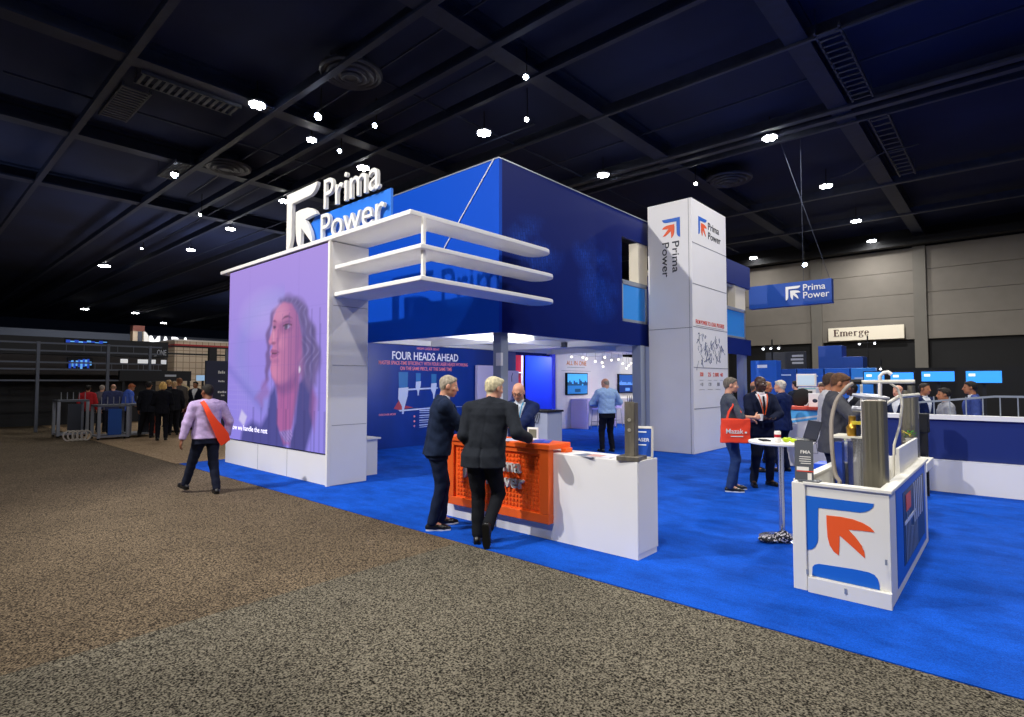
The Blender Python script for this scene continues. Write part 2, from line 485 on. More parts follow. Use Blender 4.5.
    near = (np.abs(hv).max(1) < .16)
    lipc = base * V3(.80, .56, .56) if skin != 'dark' else base * V3(1.5, 1.0, 1.0)
    blend(near * (1 - np.hypot(hv[:, 0] / .028, (hv[:, 2] + .069) / .016)) * 2.5 * (hv[:, 1] > .07), lipc)
    blend(near * 0.20 * np.clip(1 - np.hypot((np.abs(hv[:, 0]) - .045) / .03, (hv[:, 2] + .035) / .03), 0, 1) * (hv[:, 1] > .03), base * V3(1.1, .72, .68))
    if beard:
        bm_ = near * (hv[:, 2] < -.045 - .3 * np.maximum(0, .02 - hv[:, 1])) * (hv[:, 1] > -.005) * (np.hypot(hv[:, 0] / .03, (hv[:, 2] + .069) / .012) > 1)
        blend(bm_ * .75, lin(beard)[:3])
    ek = near * (hv[:, 1] > .06)
    if detail:
        bro = V3(lin(hair[1])[:3]) if hair else base * .5
        blend(ek * 1.6 * (1 - np.hypot((np.abs(hv[:, 0]) - .032) / .024, (hv[:, 2] - .0225 - .10 * (np.abs(hv[:, 0]) - .03)) / .0075)), bro * .8)
    else:
        blend(ek * 2 * (1 - np.hypot((np.abs(hv[:, 0]) - .032) / .02, (hv[:, 2] - .003) / .012)), base * .25)
    if hair and hair[0] != 'none':
        hcol = V3(lin(hair[1])[:3]) * .85
        A_ = (hv[:, 1] - .002) * .70 - (hv[:, 2] - .002) * .72
        hm_ = near * np.clip((.006 - A_) / .014, 0, 1) * np.clip((hv[:, 2] + .098) / .02, 0, 1)
        hm_ = np.maximum(hm_, near * np.clip(1 - np.abs(hv[:, 1] - .018) / .012, 0, 1) * np.clip((hv[:, 2] + .035) / .015, 0, 1) * (np.abs(hv[:, 0]) > .045) * (hv[:, 2] < .04))
        hm_ = hm_ * (np.hypot((hv[:, 1] + .006) / .025, (hv[:, 2] + .008) / .036) > 1) if hair[0] != 'long' else hm_
        if hair[0] == 'bald': hm_ = hm_ * np.clip((.040 - hv[:, 2]) / .02, 0, 1)
        blend(hm_, hcol)
    np_obj('body', v, F, attr_mat('skin', .5), root, col, s)
    if detail:
        for sd in (-1, 1):
            e = MB(); e.ball(hp(.031 * sd, .0785, .0005) * s, .0115 * s, 10, 8); e.mi = 1
            e.ball(hp(.031 * sd, .0850, .0000) * s, .0062 * s, 8, 6)
            e.build('eye', [mat('eye_white', '#b5aaa2', .3), mat('iris_dark', '#20140e', .2)], root, smooth=True)
    # ---------------- hair
    if hair and hair[0] != 'none':
        st, hc = hair
        th = {'short': .006, 'crop': .003, 'bald': .003, 'full': .009, 'long': .016, 'bun': .012}[st]
        lo2 = HC - V3(.17, .19, .3 if st == 'long' else .16); hi2 = HC + V3(.17, .17, .18)
        f = Field(lo2, hi2, min(q, .010))
        f.ell(hp(0, -.016, .036), (.0765 + th, .098 + th, .083 + th * 1.1), HM, .01)
        f.ell(hp(0, -.035, -.012), (.064 + th, .066 + th, .068 + th), HM, .02)
        if st == 'full': f.cone(hp(-.04, .055, .088), hp(.045, .05, .085), .026, .026, .03)
        if st == 'short' or st == 'crop': f.cone(hp(-.03, .062, .080), hp(.03, .06, .082), .018, .018, .03)
        if st == 'long':
            for xx in (-.06, -.02, .02, .06): f.cone(hp(xx, -.06, .02), hp(xx * 1.25, -.085, -.20 - .02 * math.cos(xx * 50)), .05, .035, .03)
            for sd in (-1, 1): f.cone(hp(.08 * sd, -.01, .02), hp(.09 * sd, -.03, -.17), .025, .02, .02)
        if st == 'bun': f.ell(hp(0, -.11, .07), (.045, .045, .045), HM, .01)
        def hairline(X, Y, Z):
            xx, yy, zz = X - HC[0], Y - HC[1], Z - HC[2]
            a = HM[0, 0] * xx + HM[1, 0] * yy + HM[2, 0] * zz; b = HM[0, 1] * xx + HM[1, 1] * yy + HM[2, 1] * zz; c = HM[0, 2] * xx + HM[1, 2] * yy + HM[2, 2] * zz
            A = (b + .008) * .70 - (c + .004) * .72 + .006 * np.sin(a * 90)
            low = -.055 if st != 'long' else -.26
            d = np.maximum(A, low - c + 0 * a)
            side = np.maximum(np.abs(a) - .055, np.maximum(b - .03, -c - .035))   # temples in front of the ear stay free below
            d = np.maximum(d, -np.maximum(.03 - np.abs(a) * 0 - b - .055, c + .0) * 1) if False else d
            if st == 'bald': d = np.maximum(d, c - .030 + .25 * (np.abs(a) < .03) * 0)
            return d
        X_, Y_, Z_ = (f.ax[0].reshape(-1, 1, 1), f.ax[1].reshape(1, -1, 1), f.ax[2].reshape(1, 1, -1))
        dc = hairline(X_, Y_, Z_).astype(np.float32); kk = .020; hh = np.clip(.5 - .5 * (dc - f.D) / kk, 0, 1)
        f.D = dc + (f.D - dc) * hh + kk * hh * (1 - hh)
        f.wrinkle(.0022, 3.2, x)
        v, F = f.mesh()
        if len(F): np_obj('hair', v, F, mat('hair_' + hc.lstrip('#'), hc, .75, var=.35, scale=40, bump=.6, bscale=120, stretch=(1, 1, .3)), root, None, s)
    # ---------------- shirt, jacket
    ext = .026
    def garment(name, colr, zlo, grow, sleeve, neck, hems=0.0, vcut=False, wr=.0025, collar=False, forearm=True, flare=.0):
        f = Field(lo, hi, q)
        zz = np.array([zlo, .84, .92, 1.0, 1.08, 1.16, 1.25, 1.34, 1.41, 1.455]) if zlo < .82 else np.array([zlo, 1.0, 1.08, 1.16, 1.25, 1.34, 1.41, 1.455])
        brx = np.interp(zz, zs, rx) + grow; bry = np.interp(zz, zs, ry) + grow
        if flare: k_ = np.clip((1.05 - zz) / .25, 0, 1); brx += flare * k_; bry += flare * k_ * 1.1
        f.loft(zz, brx, bry, lx(zz), np.interp(zz, zs, cyb) + ly(zz), k=.03, n=2.5)
        for sd in (-1, 1):
            f.cone(NB + V3(.045 * sd, -.008, .0), SH[sd] + V3(.004 * sd, 0, .006), .05 + grow * .55, .054 + grow * .55, .04)
            if sleeve:
                f.cone(SH[sd], EL[sd], .052 + grow * .75, .044 + grow * .75, .025)
                if forearm: f.cone(EL[sd], WR[sd] - nrm(WR[sd] - EL[sd]) * (.012 + .030), .044 + grow * .75, .037 + grow * .5, .018)
        if collar: f.cone(NB + V3(0, -.022, 0), NB + V3(0, -.006, .038), .074, .068, .02)
        if wr: f.wrinkle(wr, 1.0, x * 3 + y)
        f.cut(lambda X, Y, Z: (zlo + .012) - Z + 0 * X)
        if vcut:
            D0 = f.D
            X_, Y_, Z_ = (f.ax[0].reshape(-1, 1, 1), f.ax[1].reshape(1, -1, 1), f.ax[2].reshape(1, 1, -1))
            gz_ = np.exp(-((X_ - lx(Z_)) / .009) ** 2) * (Y_ < ly(Z_) - .02) * np.where(Z_ < hem + .20, .014, .004) * (Z_ < 1.40)
            f.D = (D0 + gz_).astype(np.float32)
        # opening round the neck
        f.cone(NB + V3(0, .012, .02), NB + V3(0, .02, .12), neck, neck + .02, .006, sub=True)
        if vcut:
            zb = 1.10
            def vf(X, Y, Z):
                w_ = np.clip((Z - zb) * .30, 0, .10)
                return -np.maximum(np.abs(X - lx(Z)) - w_, np.maximum(ly(Z) + .03 - Y, zb - Z))
            f.cut(vf)
            def frontY(xx, z): 
                a = np.interp(z, zz, brx); b = np.interp(z, zz, bry); return np.interp(z, zs, cyb) + ly(z) + b * max(1 - abs(xx / a) ** 2.5, 0) ** .4
            for sd in (-1, 1):
                pr = None
                for z in np.linspace(zb, 1.40, 7):
                    w_ = .012 + (z - zb) * .30; wid = .012 + .022 * min(1, (z - zb) / .2) * (1 if z < 1.36 else .6)
                    p = V3(sd * (w_ + wid * .5) + lx(z), frontY(w_ + wid * .5, z) - .002, z)
                    if pr is not None: f.cone(pr[0], p, pr[1], wid * .62, .004)
                    pr = (p, wid * .62)
        v, F = f.mesh()
        return np_obj(name, v, F, fabric(colr), root, None, s)
    def collar(colr):
        f = Field(NB - V3(.14, .14, .08), NB + V3(.14, .16, .14), min(q, .009))
        f.cone(NB + V3(0, .004, -.015), NB + V3(0, .016, .042), .072 * (.5 + .5 * g), .066 * (.5 + .5 * g), .0)
        f.cut(lambda X, Y, Z: (Z - (NB[2] + .062 - .35 * np.maximum(0, Y - NB[1] - .02))) + 0 * X)
        f.cone(NB + V3(0, .004, .02), NB + V3(0, .02, .14), .058 * (.5 + .5 * g), .064, .0, sub=True)
        v, F = f.mesh(); np_obj('collar', v, F, fabric(colr), root, None, s)
    def chest(xx, z, grow):
        a = np.interp(z, zs, rx) + grow; b = np.interp(z, zs, ry) + grow
        return np.interp(z, zs, cyb) + ly(z) + b * max(1 - abs(xx / a) ** 2.5, 0) ** .4
    if top_kind == 'suit':
        garment('shirt', shirt, .98, .010, False, .055, wr=0)
        garment('jacket', top_col, hem - .012, .032, True, .064, wr=.004, vcut=True, flare=.022, collar=True)
        collar(shirt)
    elif top_kind == 'shirt':
        garment('shirt', top_col, .90 if belt else hem, .034, True, .062, wr=.005, flare=.006); collar(top_col)
    elif top_kind == 'polo':
        garment('shirt', top_col, hem, .024, True, .060, wr=.004, forearm=False, flare=.01); collar(top_col)
    gs = .014 if top_kind == 'suit' else .026
    if tie:
        m = MB(); prev = None; vs = []; fs = []
        zl = np.linspace(1.44, 1.0, 10)
        for i, z in enumerate(zl):
            w_ = .017 if i == 0 else .012 + .020 * i / 9
            yy = chest(0, min(z, 1.40), gs) + (.006 if z < 1.41 else .01)
            for dz in (0, .008):
                vs += [((lx(z) - w_) * s, (yy + dz) * s, z * s), ((lx(z) + w_) * s, (yy + dz) * s, z * s)]
        for i in range(9):
            a = i * 4; fs += [(a + 2, a + 3, a + 7, a + 6), (a, a + 4, a + 5, a + 1), (a, a + 2, a + 6, a + 4), (a + 1, a + 5, a + 7, a + 3)]
        m.add(vs, fs); m.build('tie', fabric(tie), root)
    if lanyard:
        m = MB(); zc = 1.14
        for sd in (-1, 1):
            L_ = []
            for z in np.linspace(1.47, zc, 8):
                w_ = .012 + .062 * (z - zc) / (1.47 - zc); yy = chest(w_, min(z, 1.40), gs) + .014 if z < 1.43 else chest(w_, 1.40, gs) - .02
                L_.append(V3(lx(z) + sd * w_, yy, z) * s)
            m.tube(L_, .0085 * s, 6)
        m.build('lanyard', fabric(lanyard), root)
    if badge:
        z = 1.26; xx = -.125; yy = chest(xx, z, .032) + .034
        m = MB(); m.obox(V3(xx + lx(z), yy, z) * s, (.036 * s, .012 * s, 0), (-.001 * s, .003 * s, 0), (0, 0, .017 * s)); m.build('name_badge', mat('badge_white', '#eeeae4', .4), root)
        m = MB(); m.obox(V3(xx + lx(z), yy - .002, z + .024) * s, (.034 * s, .0115 * s, 0), (-.001 * s, .003 * s, 0), (0, 0, .007 * s)); m.build('badge_ribbon', mat('ribbon_gold', '#b5763a', .5), root)
    if belt:
        f = Field(lo, hi, q); zz = np.array([.915, .945]); f.loft(zz, np.interp(zz, zs, rx) + .030, np.interp(zz, zs, ry) + .032, lx(zz), np.interp(zz, zs, cyb) + ly(zz), k=.0, n=2.4)
        v, F = f.mesh()
        if len(F): np_obj('belt', v, F, mat('belt_' + belt.lstrip('#'), belt, .45), root, None, s)
    # ---------------- trousers
    f = Field(lo, hi, q)
    zz = np.array([.80, .84, .88, .97 if (belt or top_kind == 'suit') else hem + .05]); gl = .024
    f.loft(zz, np.interp(zz, zs, rx) + gl * .9, np.interp(zz, zs, ry) + gl * .9, lx(zz), np.interp(zz, zs, cyb) + ly(zz), k=.03)
    for sd in (-1, 1):
        f.cone(HP[sd] + V3(0, 0, -.01), KN[sd], .097 * (.5 + .5 * g), .073, .03); f.cone(KN[sd], AN[sd] + (KN[sd] - AN[sd]) * .02, .072, .060, .02)
    f.wrinkle(.0045, .9, x * 2 + 1)
    v, F = f.mesh(); np_obj('trousers', v, F, fabric(legs), root, None, s)
    # ---------------- shoes
    for sd in (-1, 1):
        toe = nrm(ltoe if sd < 0 else rtoe); upv = nrm(lup if sd < 0 else rup)
        toe = nrm(toe - upv * (toe @ upv)); side = np.cross(toe, upv)
        o = AN[sd] - upv * .09
        M = np.stack([side, toe, upv], 1)
        sp = lambda a, b, c: o + M @ V3(a, b, c)
        f = Field(o - .28, o + .28, min(q, .012) * .8)
        f.cone(sp(0, -.045, .042), sp(0, .03, .05), .037, .041, .0); f.cone(sp(0, .03, .045), sp(0, .13, .032), .041, .040, .02)
        f.cone(sp(0, .13, .03), sp(0, .185, .028), .038, .026, .02); f.cone(sp(0, -.02, .05), sp(0, -.012, .095), .038, .042, .02)
        f.cut(lambda X, Y, Z: (.018 - ((X - o[0]) * upv[0] + (Y - o[1]) * upv[1] + (Z - o[2]) * upv[2])))
        v, F = f.mesh(); sh = np_obj('shoe', v, F, mat('leather_' + shoes.lstrip('#'), shoes, .35), root, None, s)
        m = MB(); outl = [(-.030, -.07), (.030, -.07), (.040, -.03), (.034, .03), (.042, .10), (.038, .16), (.020, .205), (-.020, .205), (-.038, .16), (-.042, .10), (-.034, .03), (-.040, -.03)]
        m.prism(outl, lambda a, b, c: sp(a, b, c) * s, 0.0, .024)
        m.build('sole', mat('sole_' + (sole or '#0b0b0c').lstrip('#'), sole or '#0b0b0c', .6), sh)
    if glasses:
        m = MB()
        for sd in (-1, 1):
            ring = [hp(.033 * sd + .024 * math.cos(a), .104, -.001 + .017 * math.sin(a)) * s for a in np.linspace(0, 2 * math.pi, 15)]
            m.tube(ring, .0042 * s, 5)
            m.tube([hp(.057 * sd, .103, .004) * s, hp(.079 * sd, .05, .004) * s, hp(.081 * sd, -.01, .0) * s], .0022 * s, 5)
        m.tube([hp(-.011, .105, .003) * s, hp(.011, .105, .003) * s], .0024 * s, 5)
        m.build('glasses', mat('frame_black', '#141216', .3), root)
    root['fig'] = 1
    del root['fig']
    return root, dict(SH=SH, EL=EL, WR=WR, HC=HC, s=s)
# ================================================================== THE HALL
def noise_mat(name, c0, c1, scale, p0, p1, big=None, rough=.95, bump=.4, stretch=(1, 1, 1), zoff=.43):
    """woven pile: fine speckle between two yarn colours plus broad wear patches"""
    m = bpy.data.materials.new(name); m.use_nodes = True; nt = m.node_tree; b = nt.nodes['Principled BSDF']
    b.inputs['Roughness'].default_value = rough; b.inputs['Specular IOR Level'].default_value = .1
    tc = nt.nodes.new('ShaderNodeTexCoord')
    mp = nt.nodes.new('ShaderNodeMapping'); mp.inputs['Scale'].default_value = stretch; mp.inputs['Location'].default_value = (0, 0, zoff / scale)
    nt.links.new(tc.outputs['Object'], mp.inputs['Vector'])
    n = nt.nodes.new('ShaderNodeTexNoise'); n.inputs['Scale'].default_value = scale; n.inputs['Detail'].default_value = 2
    nt.links.new(mp.outputs[0], n.inputs['Vector'])
    r = nt.nodes.new('ShaderNodeValToRGB'); e = r.color_ramp.elements
    e[0].position = p0; e[0].color = lin(c0); e[1].position = p1; e[1].color = lin(c1)
    nt.links.new(n.outputs[0], r.inputs[0]); out = r.outputs[0]
    if big:
        sc, lo, hi, st = big
        mp2 = nt.nodes.new('ShaderNodeMapping'); mp2.inputs['Scale'].default_value = st
        nt.links.new(tc.outputs['Object'], mp2.inputs['Vector'])
        n2 = nt.nodes.new('ShaderNodeTexNoise'); n2.inputs['Scale'].default_value = sc; n2.inputs['Detail'].default_value = 5; n2.inputs['Roughness'].default_value = .65
        nt.links.new(mp2.outputs[0], n2.inputs['Vector'])
        r2 = nt.nodes.new('ShaderNodeValToRGB'); e = r2.color_ramp.elements
        e[0].position = .36; e[0].color = (lo, lo, lo, 1); e[1].position = .60; e[1].color = (hi, hi, hi, 1)
        nt.links.new(n2.outputs[0], r2.inputs[0])
        mx = nt.nodes.new('ShaderNodeMix'); mx.data_type = 'RGBA'; mx.blend_type = 'MULTIPLY'; mx.inputs[0].default_value = 1
        nt.links.new(out, mx.inputs[6]); nt.links.new(r2.outputs[0], mx.inputs[7]); out = mx.outputs[2]
    nt.links.new(out, b.inputs['Base Color'])
    bp = nt.nodes.new('ShaderNodeBump'); bp.inputs['Strength'].default_value = bump; bp.inputs['Distance'].default_value = .01
    nt.links.new(n.outputs[0], bp.inputs['Height']); nt.links.new(bp.outputs[0], b.inputs['Normal'])
    _mats[name] = m
    return m
m_aisle = noise_mat('aisle_pile', '#17120e', '#84745f', 84, .38, .66, (.9, .85, 1.06, (1, 1, 1)), bump=.15)
m_aisle2 = noise_mat('aisle_pile_dark', '#110e0b', '#827b6c', 88, .38, .64, (.8, .82, 1.05, (1, 1, 1)), bump=.15, zoff=-.06)
m_tan = noise_mat('tan_pile', '#7d6750', '#b49b7c', 30, .3, .7, (.6, .9, 1.05, (1, 1, 1)))
m_blue = noise_mat('blue_pile', '#0b43a8', '#155cd2', 120, .3, .7, (3.2, .70, 1.04, (.6, 1.0, 1)))
MB().box(-110, 40, -20, 60, -.06, 0).build('floor', m_aisle, kind='structure')
tag(MB().box(-4.45, 30, -15, 4.13, .0005, .006).build('aisle_carpet', m_aisle2), 'dark grey brown carpet strip beside the seam in the foreground aisle', 'carpet')
tag(MB().box(-60, -13.15, 4.1, 40, .0005, .006).build('tan_carpet', m_tan), 'light tan carpet of the far aisle left of the big purple screen', 'carpet')
tag(MB().box(-13.1, 9, 4.15, 24, .0005, .008).build('booth_carpet', m_blue), 'bright blue carpet covering the floor of the booth', 'carpet')

m_ceil = mat('ceiling_navy', '#141f42', .9, var=.35, scale=.25)
m_steel = mat('dark_steel', '#18233f', .6, var=.2, scale=3)
m_steel2 = mat('grey_steel', '#363b4a', .5, var=.2, scale=3)
m_black = mat('black_matte', '#0b0c10', .7)
MB().box(-110, 40, -20, 60, 11.3, 11.5).build('ceiling', m_ceil, kind='structure')
nt_ = 0
def trim(mb, m):
    global nt_
    nt_ += 1
    return mb.build('trim_%d' % nt_, m, kind='structure')
# big girders along the depth of the hall and rails across it
for X in (-4.0, -10.25, -18.1, -25.3, -32.6, 3.5):
    trim(MB().box(X - .28, X + .28, -15, 42, 10.7, 10.78).box(X - .05, X + .05, -15, 42, 10.78, 11.3).box(X - .28, X + .28, -15, 42, 11.2, 11.3), m_steel)
for Y, w in ((8.3, .10), (10.5, .10), (12.4, .08), (20.55, .13), (21.2, .13), (21.9, .06), (30, .1), (36, .1), (4.2, .1), (15.8, .05)):
    trim(MB().box(-100, 30, Y - w, Y + w, 10.62, 10.72).box(-100, 30, Y - w * .3, Y + w * .3, 10.72, 11.0), m_steel2 if Y > 14 else m_steel)
# thin pipes and drooping cables under the roof
for i, (p, q) in enumerate((((-30, 9.6, 10.9), (-8, 9.3, 10.9)), ((-40, 11.4, 10.8), (-10, 11.2, 10.8)), ((-22, 2, 10.9), (-21.5, 30, 10.9)), ((-14, 8, 10.9), (-14.2, 40, 10.9)), ((-60, 14, 10.6), (-12, 14.6, 10.6)), ((-16, 18.5, 10.9), (4, 18.2, 10.9)))):
    trim(MB().tube([p, q], .035, 6), m_steel)
pts = [(-5.6 + t * 1.1, 27 - t * .7, 10.55 - .12 * math.sin(t * 2.6)) for t in np.linspace(0, 3, 14)]
trim(MB().tube(pts, .03, 5), m_steel2)
# perforated cable trays
def tray(x0, x1, y0, y1, z, along):
    m = MB(); n = 14
    if along == 'y':
        m.box(x0, x0 + .05, y0, y1, z, z + .12).box(x1 - .05, x1, y0, y1, z, z + .12)
        for i in range(n): yy = y0 + (y1 - y0) * (i + .5) / n; m.box(x0, x1, yy - .04, yy + .04, z, z + .03)
    else:
        m.box(x0, x1, y0, y0 + .05, z, z + .12).box(x0, x1, y1 - .05, y1, z, z + .12)
        for i in range(n): xx = x0 + (x1 - x0) * (i + .5) / n; m.box(xx - .04, xx + .04, y0, y1, z, z + .03)
    for (hx, hy) in ((x0 + .05, y0 + .05), (x1 - .05, y1 - .05)): m.cyl((hx, hy, z + .05), (hx, hy, 11.28), .012, .012, 5)
    return m
for args, lab in (((-3.55, -2.95, 15.5, 20.2, 10.6, 'y'), 'ladder cable tray near the right end of the double ceiling rails'),
                  ((-3.4, -2.8, 21.9, 29, 10.6, 'y'), 'ladder cable tray beyond the double ceiling rails on the right'),
                  ((-22.4, -19.6, 4.4, 5.2, 10.6, 'x'), 'slatted cable tray in the dark upper left ceiling corner'),
                  ((-19.2, -18.4, 4.6, 7.4, 10.6, 'y'), 'slatted cable tray beside the upper left ceiling girder'),
                  ((-27, -24.6, 7.4, 8.0, 10.5, 'x'), 'slatted cable tray near the round vent left of the roof letters')):
    tag(tray(*args).build('cable_tray', m_steel2), lab, 'cable tray')
# round air diffusers
def diffuser(x, y, r, lab):
    t = thing('air_diffuser', lab, 'vent', (x, y, 10.75))
    for k in range(4):
        m = MB((0, 0, 0)); a = r * (1 - k * .22)
        m.lathe([(a, .0), (a - .05, -.05), (a - .12, -.02), (a - .12, .03), (a, .06)], (0, 0, -.04 * k), 32)
        m.build('ring', m_steel2, t, smooth=True)
    MB().cyl((0, 0, 0), (0, 0, .5), r * .5, r * .5, 20).build('duct', m_steel, t, smooth=True)
diffuser(-24.4, 9.2, 1.0, 'round ringed ceiling vent left of the roof letters')
diffuser(-14.2, 8.8, .9, 'round ringed ceiling vent at the top, above the roof letters')
diffuser(-9.2, 24.8, 1.0, 'round ringed ceiling vent behind the white tower')
# high bay lamps
m_lamp = mat('lamp_white', '#ffffff', emit=38)
m_lampb = mat('lamp_blue', '#cfe0ff', emit=60)
def bay(x, y, lab, z=10.5, s=1.0, m=None, kind='cluster'):
    t = thing('bay_lamp', lab, 'ceiling lamp', (x, y, z))
    MB().cyl((0, 0, .1), (0, 0, 11.28 - z), .02, .02, 6).build('rod', m_black, t)
    if kind == 'cluster':
        MB().lathe([(.34 * s, .02), (.36 * s, .08), (.2 * s, .14), (.05, .16)], (0, 0, 0), 12).build('housing', m_steel2, t, smooth=True)
        for k in range(6):
            a = k * math.pi / 3 + .3
            mb = MB().cyl((.23 * s * math.cos(a), .23 * s * math.sin(a), .02), (.23 * s * math.cos(a), .23 * s * math.sin(a), -.04), .085 * s, .085 * s, 8)
            mb.build('led_module', m or m_lamp, t)
    else:
        d = Vector((.25, -.5, -.6)).normalized()
        MB().cyl((0, 0, 0), tuple(d * .28 * s), .13 * s, .16 * s, 12).build('housing', m_black, t, smooth=True)
        MB().cyl(tuple(d * .27 * s), tuple(d * .30 * s), .15 * s, .14 * s, 12).build('lens', m or m_lampb, t)
    return t
for x, y, lab in ((-17.6, 7.55, 'lamp cluster high up left, just under the front ceiling rail'),
                  (-13.64, 13.77, 'lamp cluster on the ceiling just left above the blue upper deck corner'),
                  (-12.7, 20.0, 'lamp cluster on the ceiling right above the dark blue deck face'),
                  (-6.25, 20.9, 'lamp cluster beside the double rails, right above the white tower'),
                  (-5.97, 27.8, 'second lamp cluster in the row running back from the double rails'),
                  (-6.1, 35.0, 'third lamp cluster in the row running back from the double rails'),
                  (-6.26, 40.6, 'farthest lamp cluster of the right row, just above the grey back wall'),
                  (-13.4, 40.6, 'lamp cluster above the grey back wall just right of the white tower'),
                  (-26.1, 12.6, 'lamp cluster showing just left of the white roof emblem'),
                  (-19.6, 12.75, 'lamp cluster showing right behind the roof letters'),
                  (-33.2, 12.86, 'lamp cluster in the dark left of the roof emblem'),
                  (-40.5, 13.2, 'lamp cluster above the upper left edge of the purple screen'),
                  (-51, 10.7, 'lamp cluster over the far left hall'),
                  (-83, 20.8, 'small far lamp over the left hall, right of the leftmost row'),
                  (-94, 27.2, 'smallest far lamp, above the white letters of the far left booth'),
                  (-83, 15.6, 'small far lamp over the left hall, at the photo edge')):
    bay(x, y, lab, s=.78 if x > -45 else 1.2)
bay(-18.7, 10.0, 'small lamp beside the left ceiling rail', s=.55)
for x, y, z, lab, s in ((-16.45, 9.1, 10.4, 'bluish white spotlight glaring above the roof letters', 1.2), (-25.55, 7.74, 10.4, 'bluish white spotlight glaring in the upper left ceiling', 1.3),
                     (-18.2, 10.9, 10.3, 'bluish spotlight just below the glaring one above the letters', .8), (-10, 11.8, 10.4, 'bluish spotlight at the top edge above the blue deck', .8),
                     (-15.7, 10.7, 10.4, 'small spotlight right of the glaring one above the letters', .8), (-9.6, 38.5, 9.3, 'bluish spotlight above the hanging blue sign', 1.5)):
    bay(x, y, lab, z, s * .65, m_lampb, 'spot')
for x, y, lab in ((-30.5, 10.4, 'small tilted spotlight below the left round vent'), (-41, 10.6, 'small tilted spotlight low in the left ceiling'), (-11.5, 13.6, 'dim tilted spotlight right of the lamp over the deck'), (-9.9, 22.9, 'small tilted spotlight above the white tower')):
    bay(x, y, lab, 10.3, .5, m_lamp, 'spot')

# back wall with grey panels and pilasters, dark zone below
m_wall = mat('wall_panel_grey', '#77726b', .8, var=.06, scale=1.2)
m_wall2 = mat('wall_pilaster_grey', '#6b6862', .8, var=.05, scale=1)
MB().box(-60, 40, 42.3, 42.7, 0, 11.3).build('wall_back', m_black, kind='structure')
pil = (-16.2, -9.75, -4.05, 1.9, 8, 14)
for i in range(len(pil) - 1):
    m = MB()
    for k in range(4):
        z0 = 4.35 + k * 1.42
        m.box(pil[i] + .32, pil[i + 1] - .32, 42.05, 42.3, z0 + .012, z0 + 1.408)
    trim(m, m_wall)
for X in pil: trim(MB().box(X - .32, X + .32, 41.85, 42.3, 0, 10.05), m_wall2)
MB().box(-110, -109.6, -20, 60, 0, 11.3).build('wall_left', mat('wall_left_dark', '#26324e', .9), kind='structure')
trim(MB().box(-60, 40, 41.0, 41.6, 10.05, 10.5), m_black)

# EMERGE board on the back wall, serif letters built from strokes
t = thing('wall_sign', 'long cream sign board reading Emerge on the grey back wall', 'sign', (-6.95, 41.8, 4.4))
MB((-6.95, 41.8, 4.4)).box(-9.04, -4.87, 41.72, 41.84, 4.42, 5.28).build('board', mat('sign_cream', '#efe6d2', .6), t, bevel=.01)
def serif(word, x, zb, h, y):
    fn = lambda a, b, c: (a, y - c, b)
    m = MB((-6.95, 41.8, 4.4))
    def st(x0, z0, x1, z1, w):
        d = Vector((x1 - x0, z1 - z0)); n = Vector((-d.y, d.x)).normalized() * w / 2
        m.prism([(x0 + n.x, z0 + n.y), (x1 + n.x, z1 + n.y), (x1 - n.x, z1 - n.y), (x0 - n.x, z0 - n.y)], fn, 0, .02)
    def arc(cx, cz, rx, rz, a0, a1, w0, w1, n=10):
        o = []; i_ = []
        for k in range(n + 1):
            a = R(a0 + (a1 - a0) * k / n); w = w0 + (w1 - w0) * abs(math.cos(a))
            o.append((cx + rx * math.cos(a), cz + rz * math.sin(a))); i_.append((cx + (rx - w) * math.cos(a), cz + (rz - w * .6) * math.sin(a)))
        m.prism(o + i_[::-1], fn, 0, .02)
    T, t_ = h * .20, h * .075; xh = h * .66
    for ch in word:
        if ch == 'E':
            st(x + .18 * h, zb, x + .18 * h, zb + h, T); st(x, zb + t_ / 2, x + .68 * h, zb + t_ / 2, t_); st(x, zb + h - t_ / 2, x + .66 * h, zb + h - t_ / 2, t_)
            st(x + .18 * h, zb + h * .52, x + .5 * h, zb + h * .52, t_); st(x + .65 * h, zb, x + .68 * h, zb + h * .26, t_); st(x + .63 * h, zb + h * .76, x + .63 * h, zb + h, t_); st(x + .5 * h, zb + .4 * h, x + .5 * h, zb + .64 * h, t_)
            x += .86 * h
        elif ch in 'mr':
            nst = 3 if ch == 'm' else 1
            for k in range(nst):
                xx = x + .12 * h + k * .38 * h
                st(xx, zb, xx, zb + xh * (1 if k == 0 else .78), T * .85); st(xx - .12 * h, zb + t_ / 2, xx + .13 * h, zb + t_ / 2, t_)
                if k: arc(xx - .17 * h, zb + xh * .66, .24 * h, xh * .36, 0, 150, .03, T * .8)
            st(x - .02 * h, zb + xh - t_ / 2, x + .13 * h, zb + xh - t_ / 2, t_)
            if ch == 'r': arc(x + .30 * h, zb + xh * .7, .17 * h, xh * .32, 40, 165, .03, T * .6); m.ball((x + .42 * h, y - .01, zb + xh * .9), (.06 * h, .01, .06 * h), 8, 5)
            x += (1.06 if ch == 'm' else .62) * h
        elif ch == 'e':
            arc(x + .28 * h, zb + xh / 2, .28 * h, xh / 2 + .01, 0, 320, .04 * h, T * .9, 18); st(x + .06 * h, zb + xh * .54, x + .54 * h, zb + xh * .54, t_); x += .72 * h
        elif ch == 'g':
            arc(x + .26 * h, zb + xh * .68, .25 * h, xh * .34, 0, 360, .04 * h, T * .8, 18); arc(x + .28 * h, zb - .08 * h, .30 * h, .19 * h, 0, 360, .04 * h, T * .6, 18)
            st(x + .46 * h, zb + xh * .92, x + .62 * h, zb + xh * .98, t_ * 1.4); st(x + .12 * h, zb + xh * .34, x + .12 * h, zb + .06 * h, t_); x += .72 * h
    return m
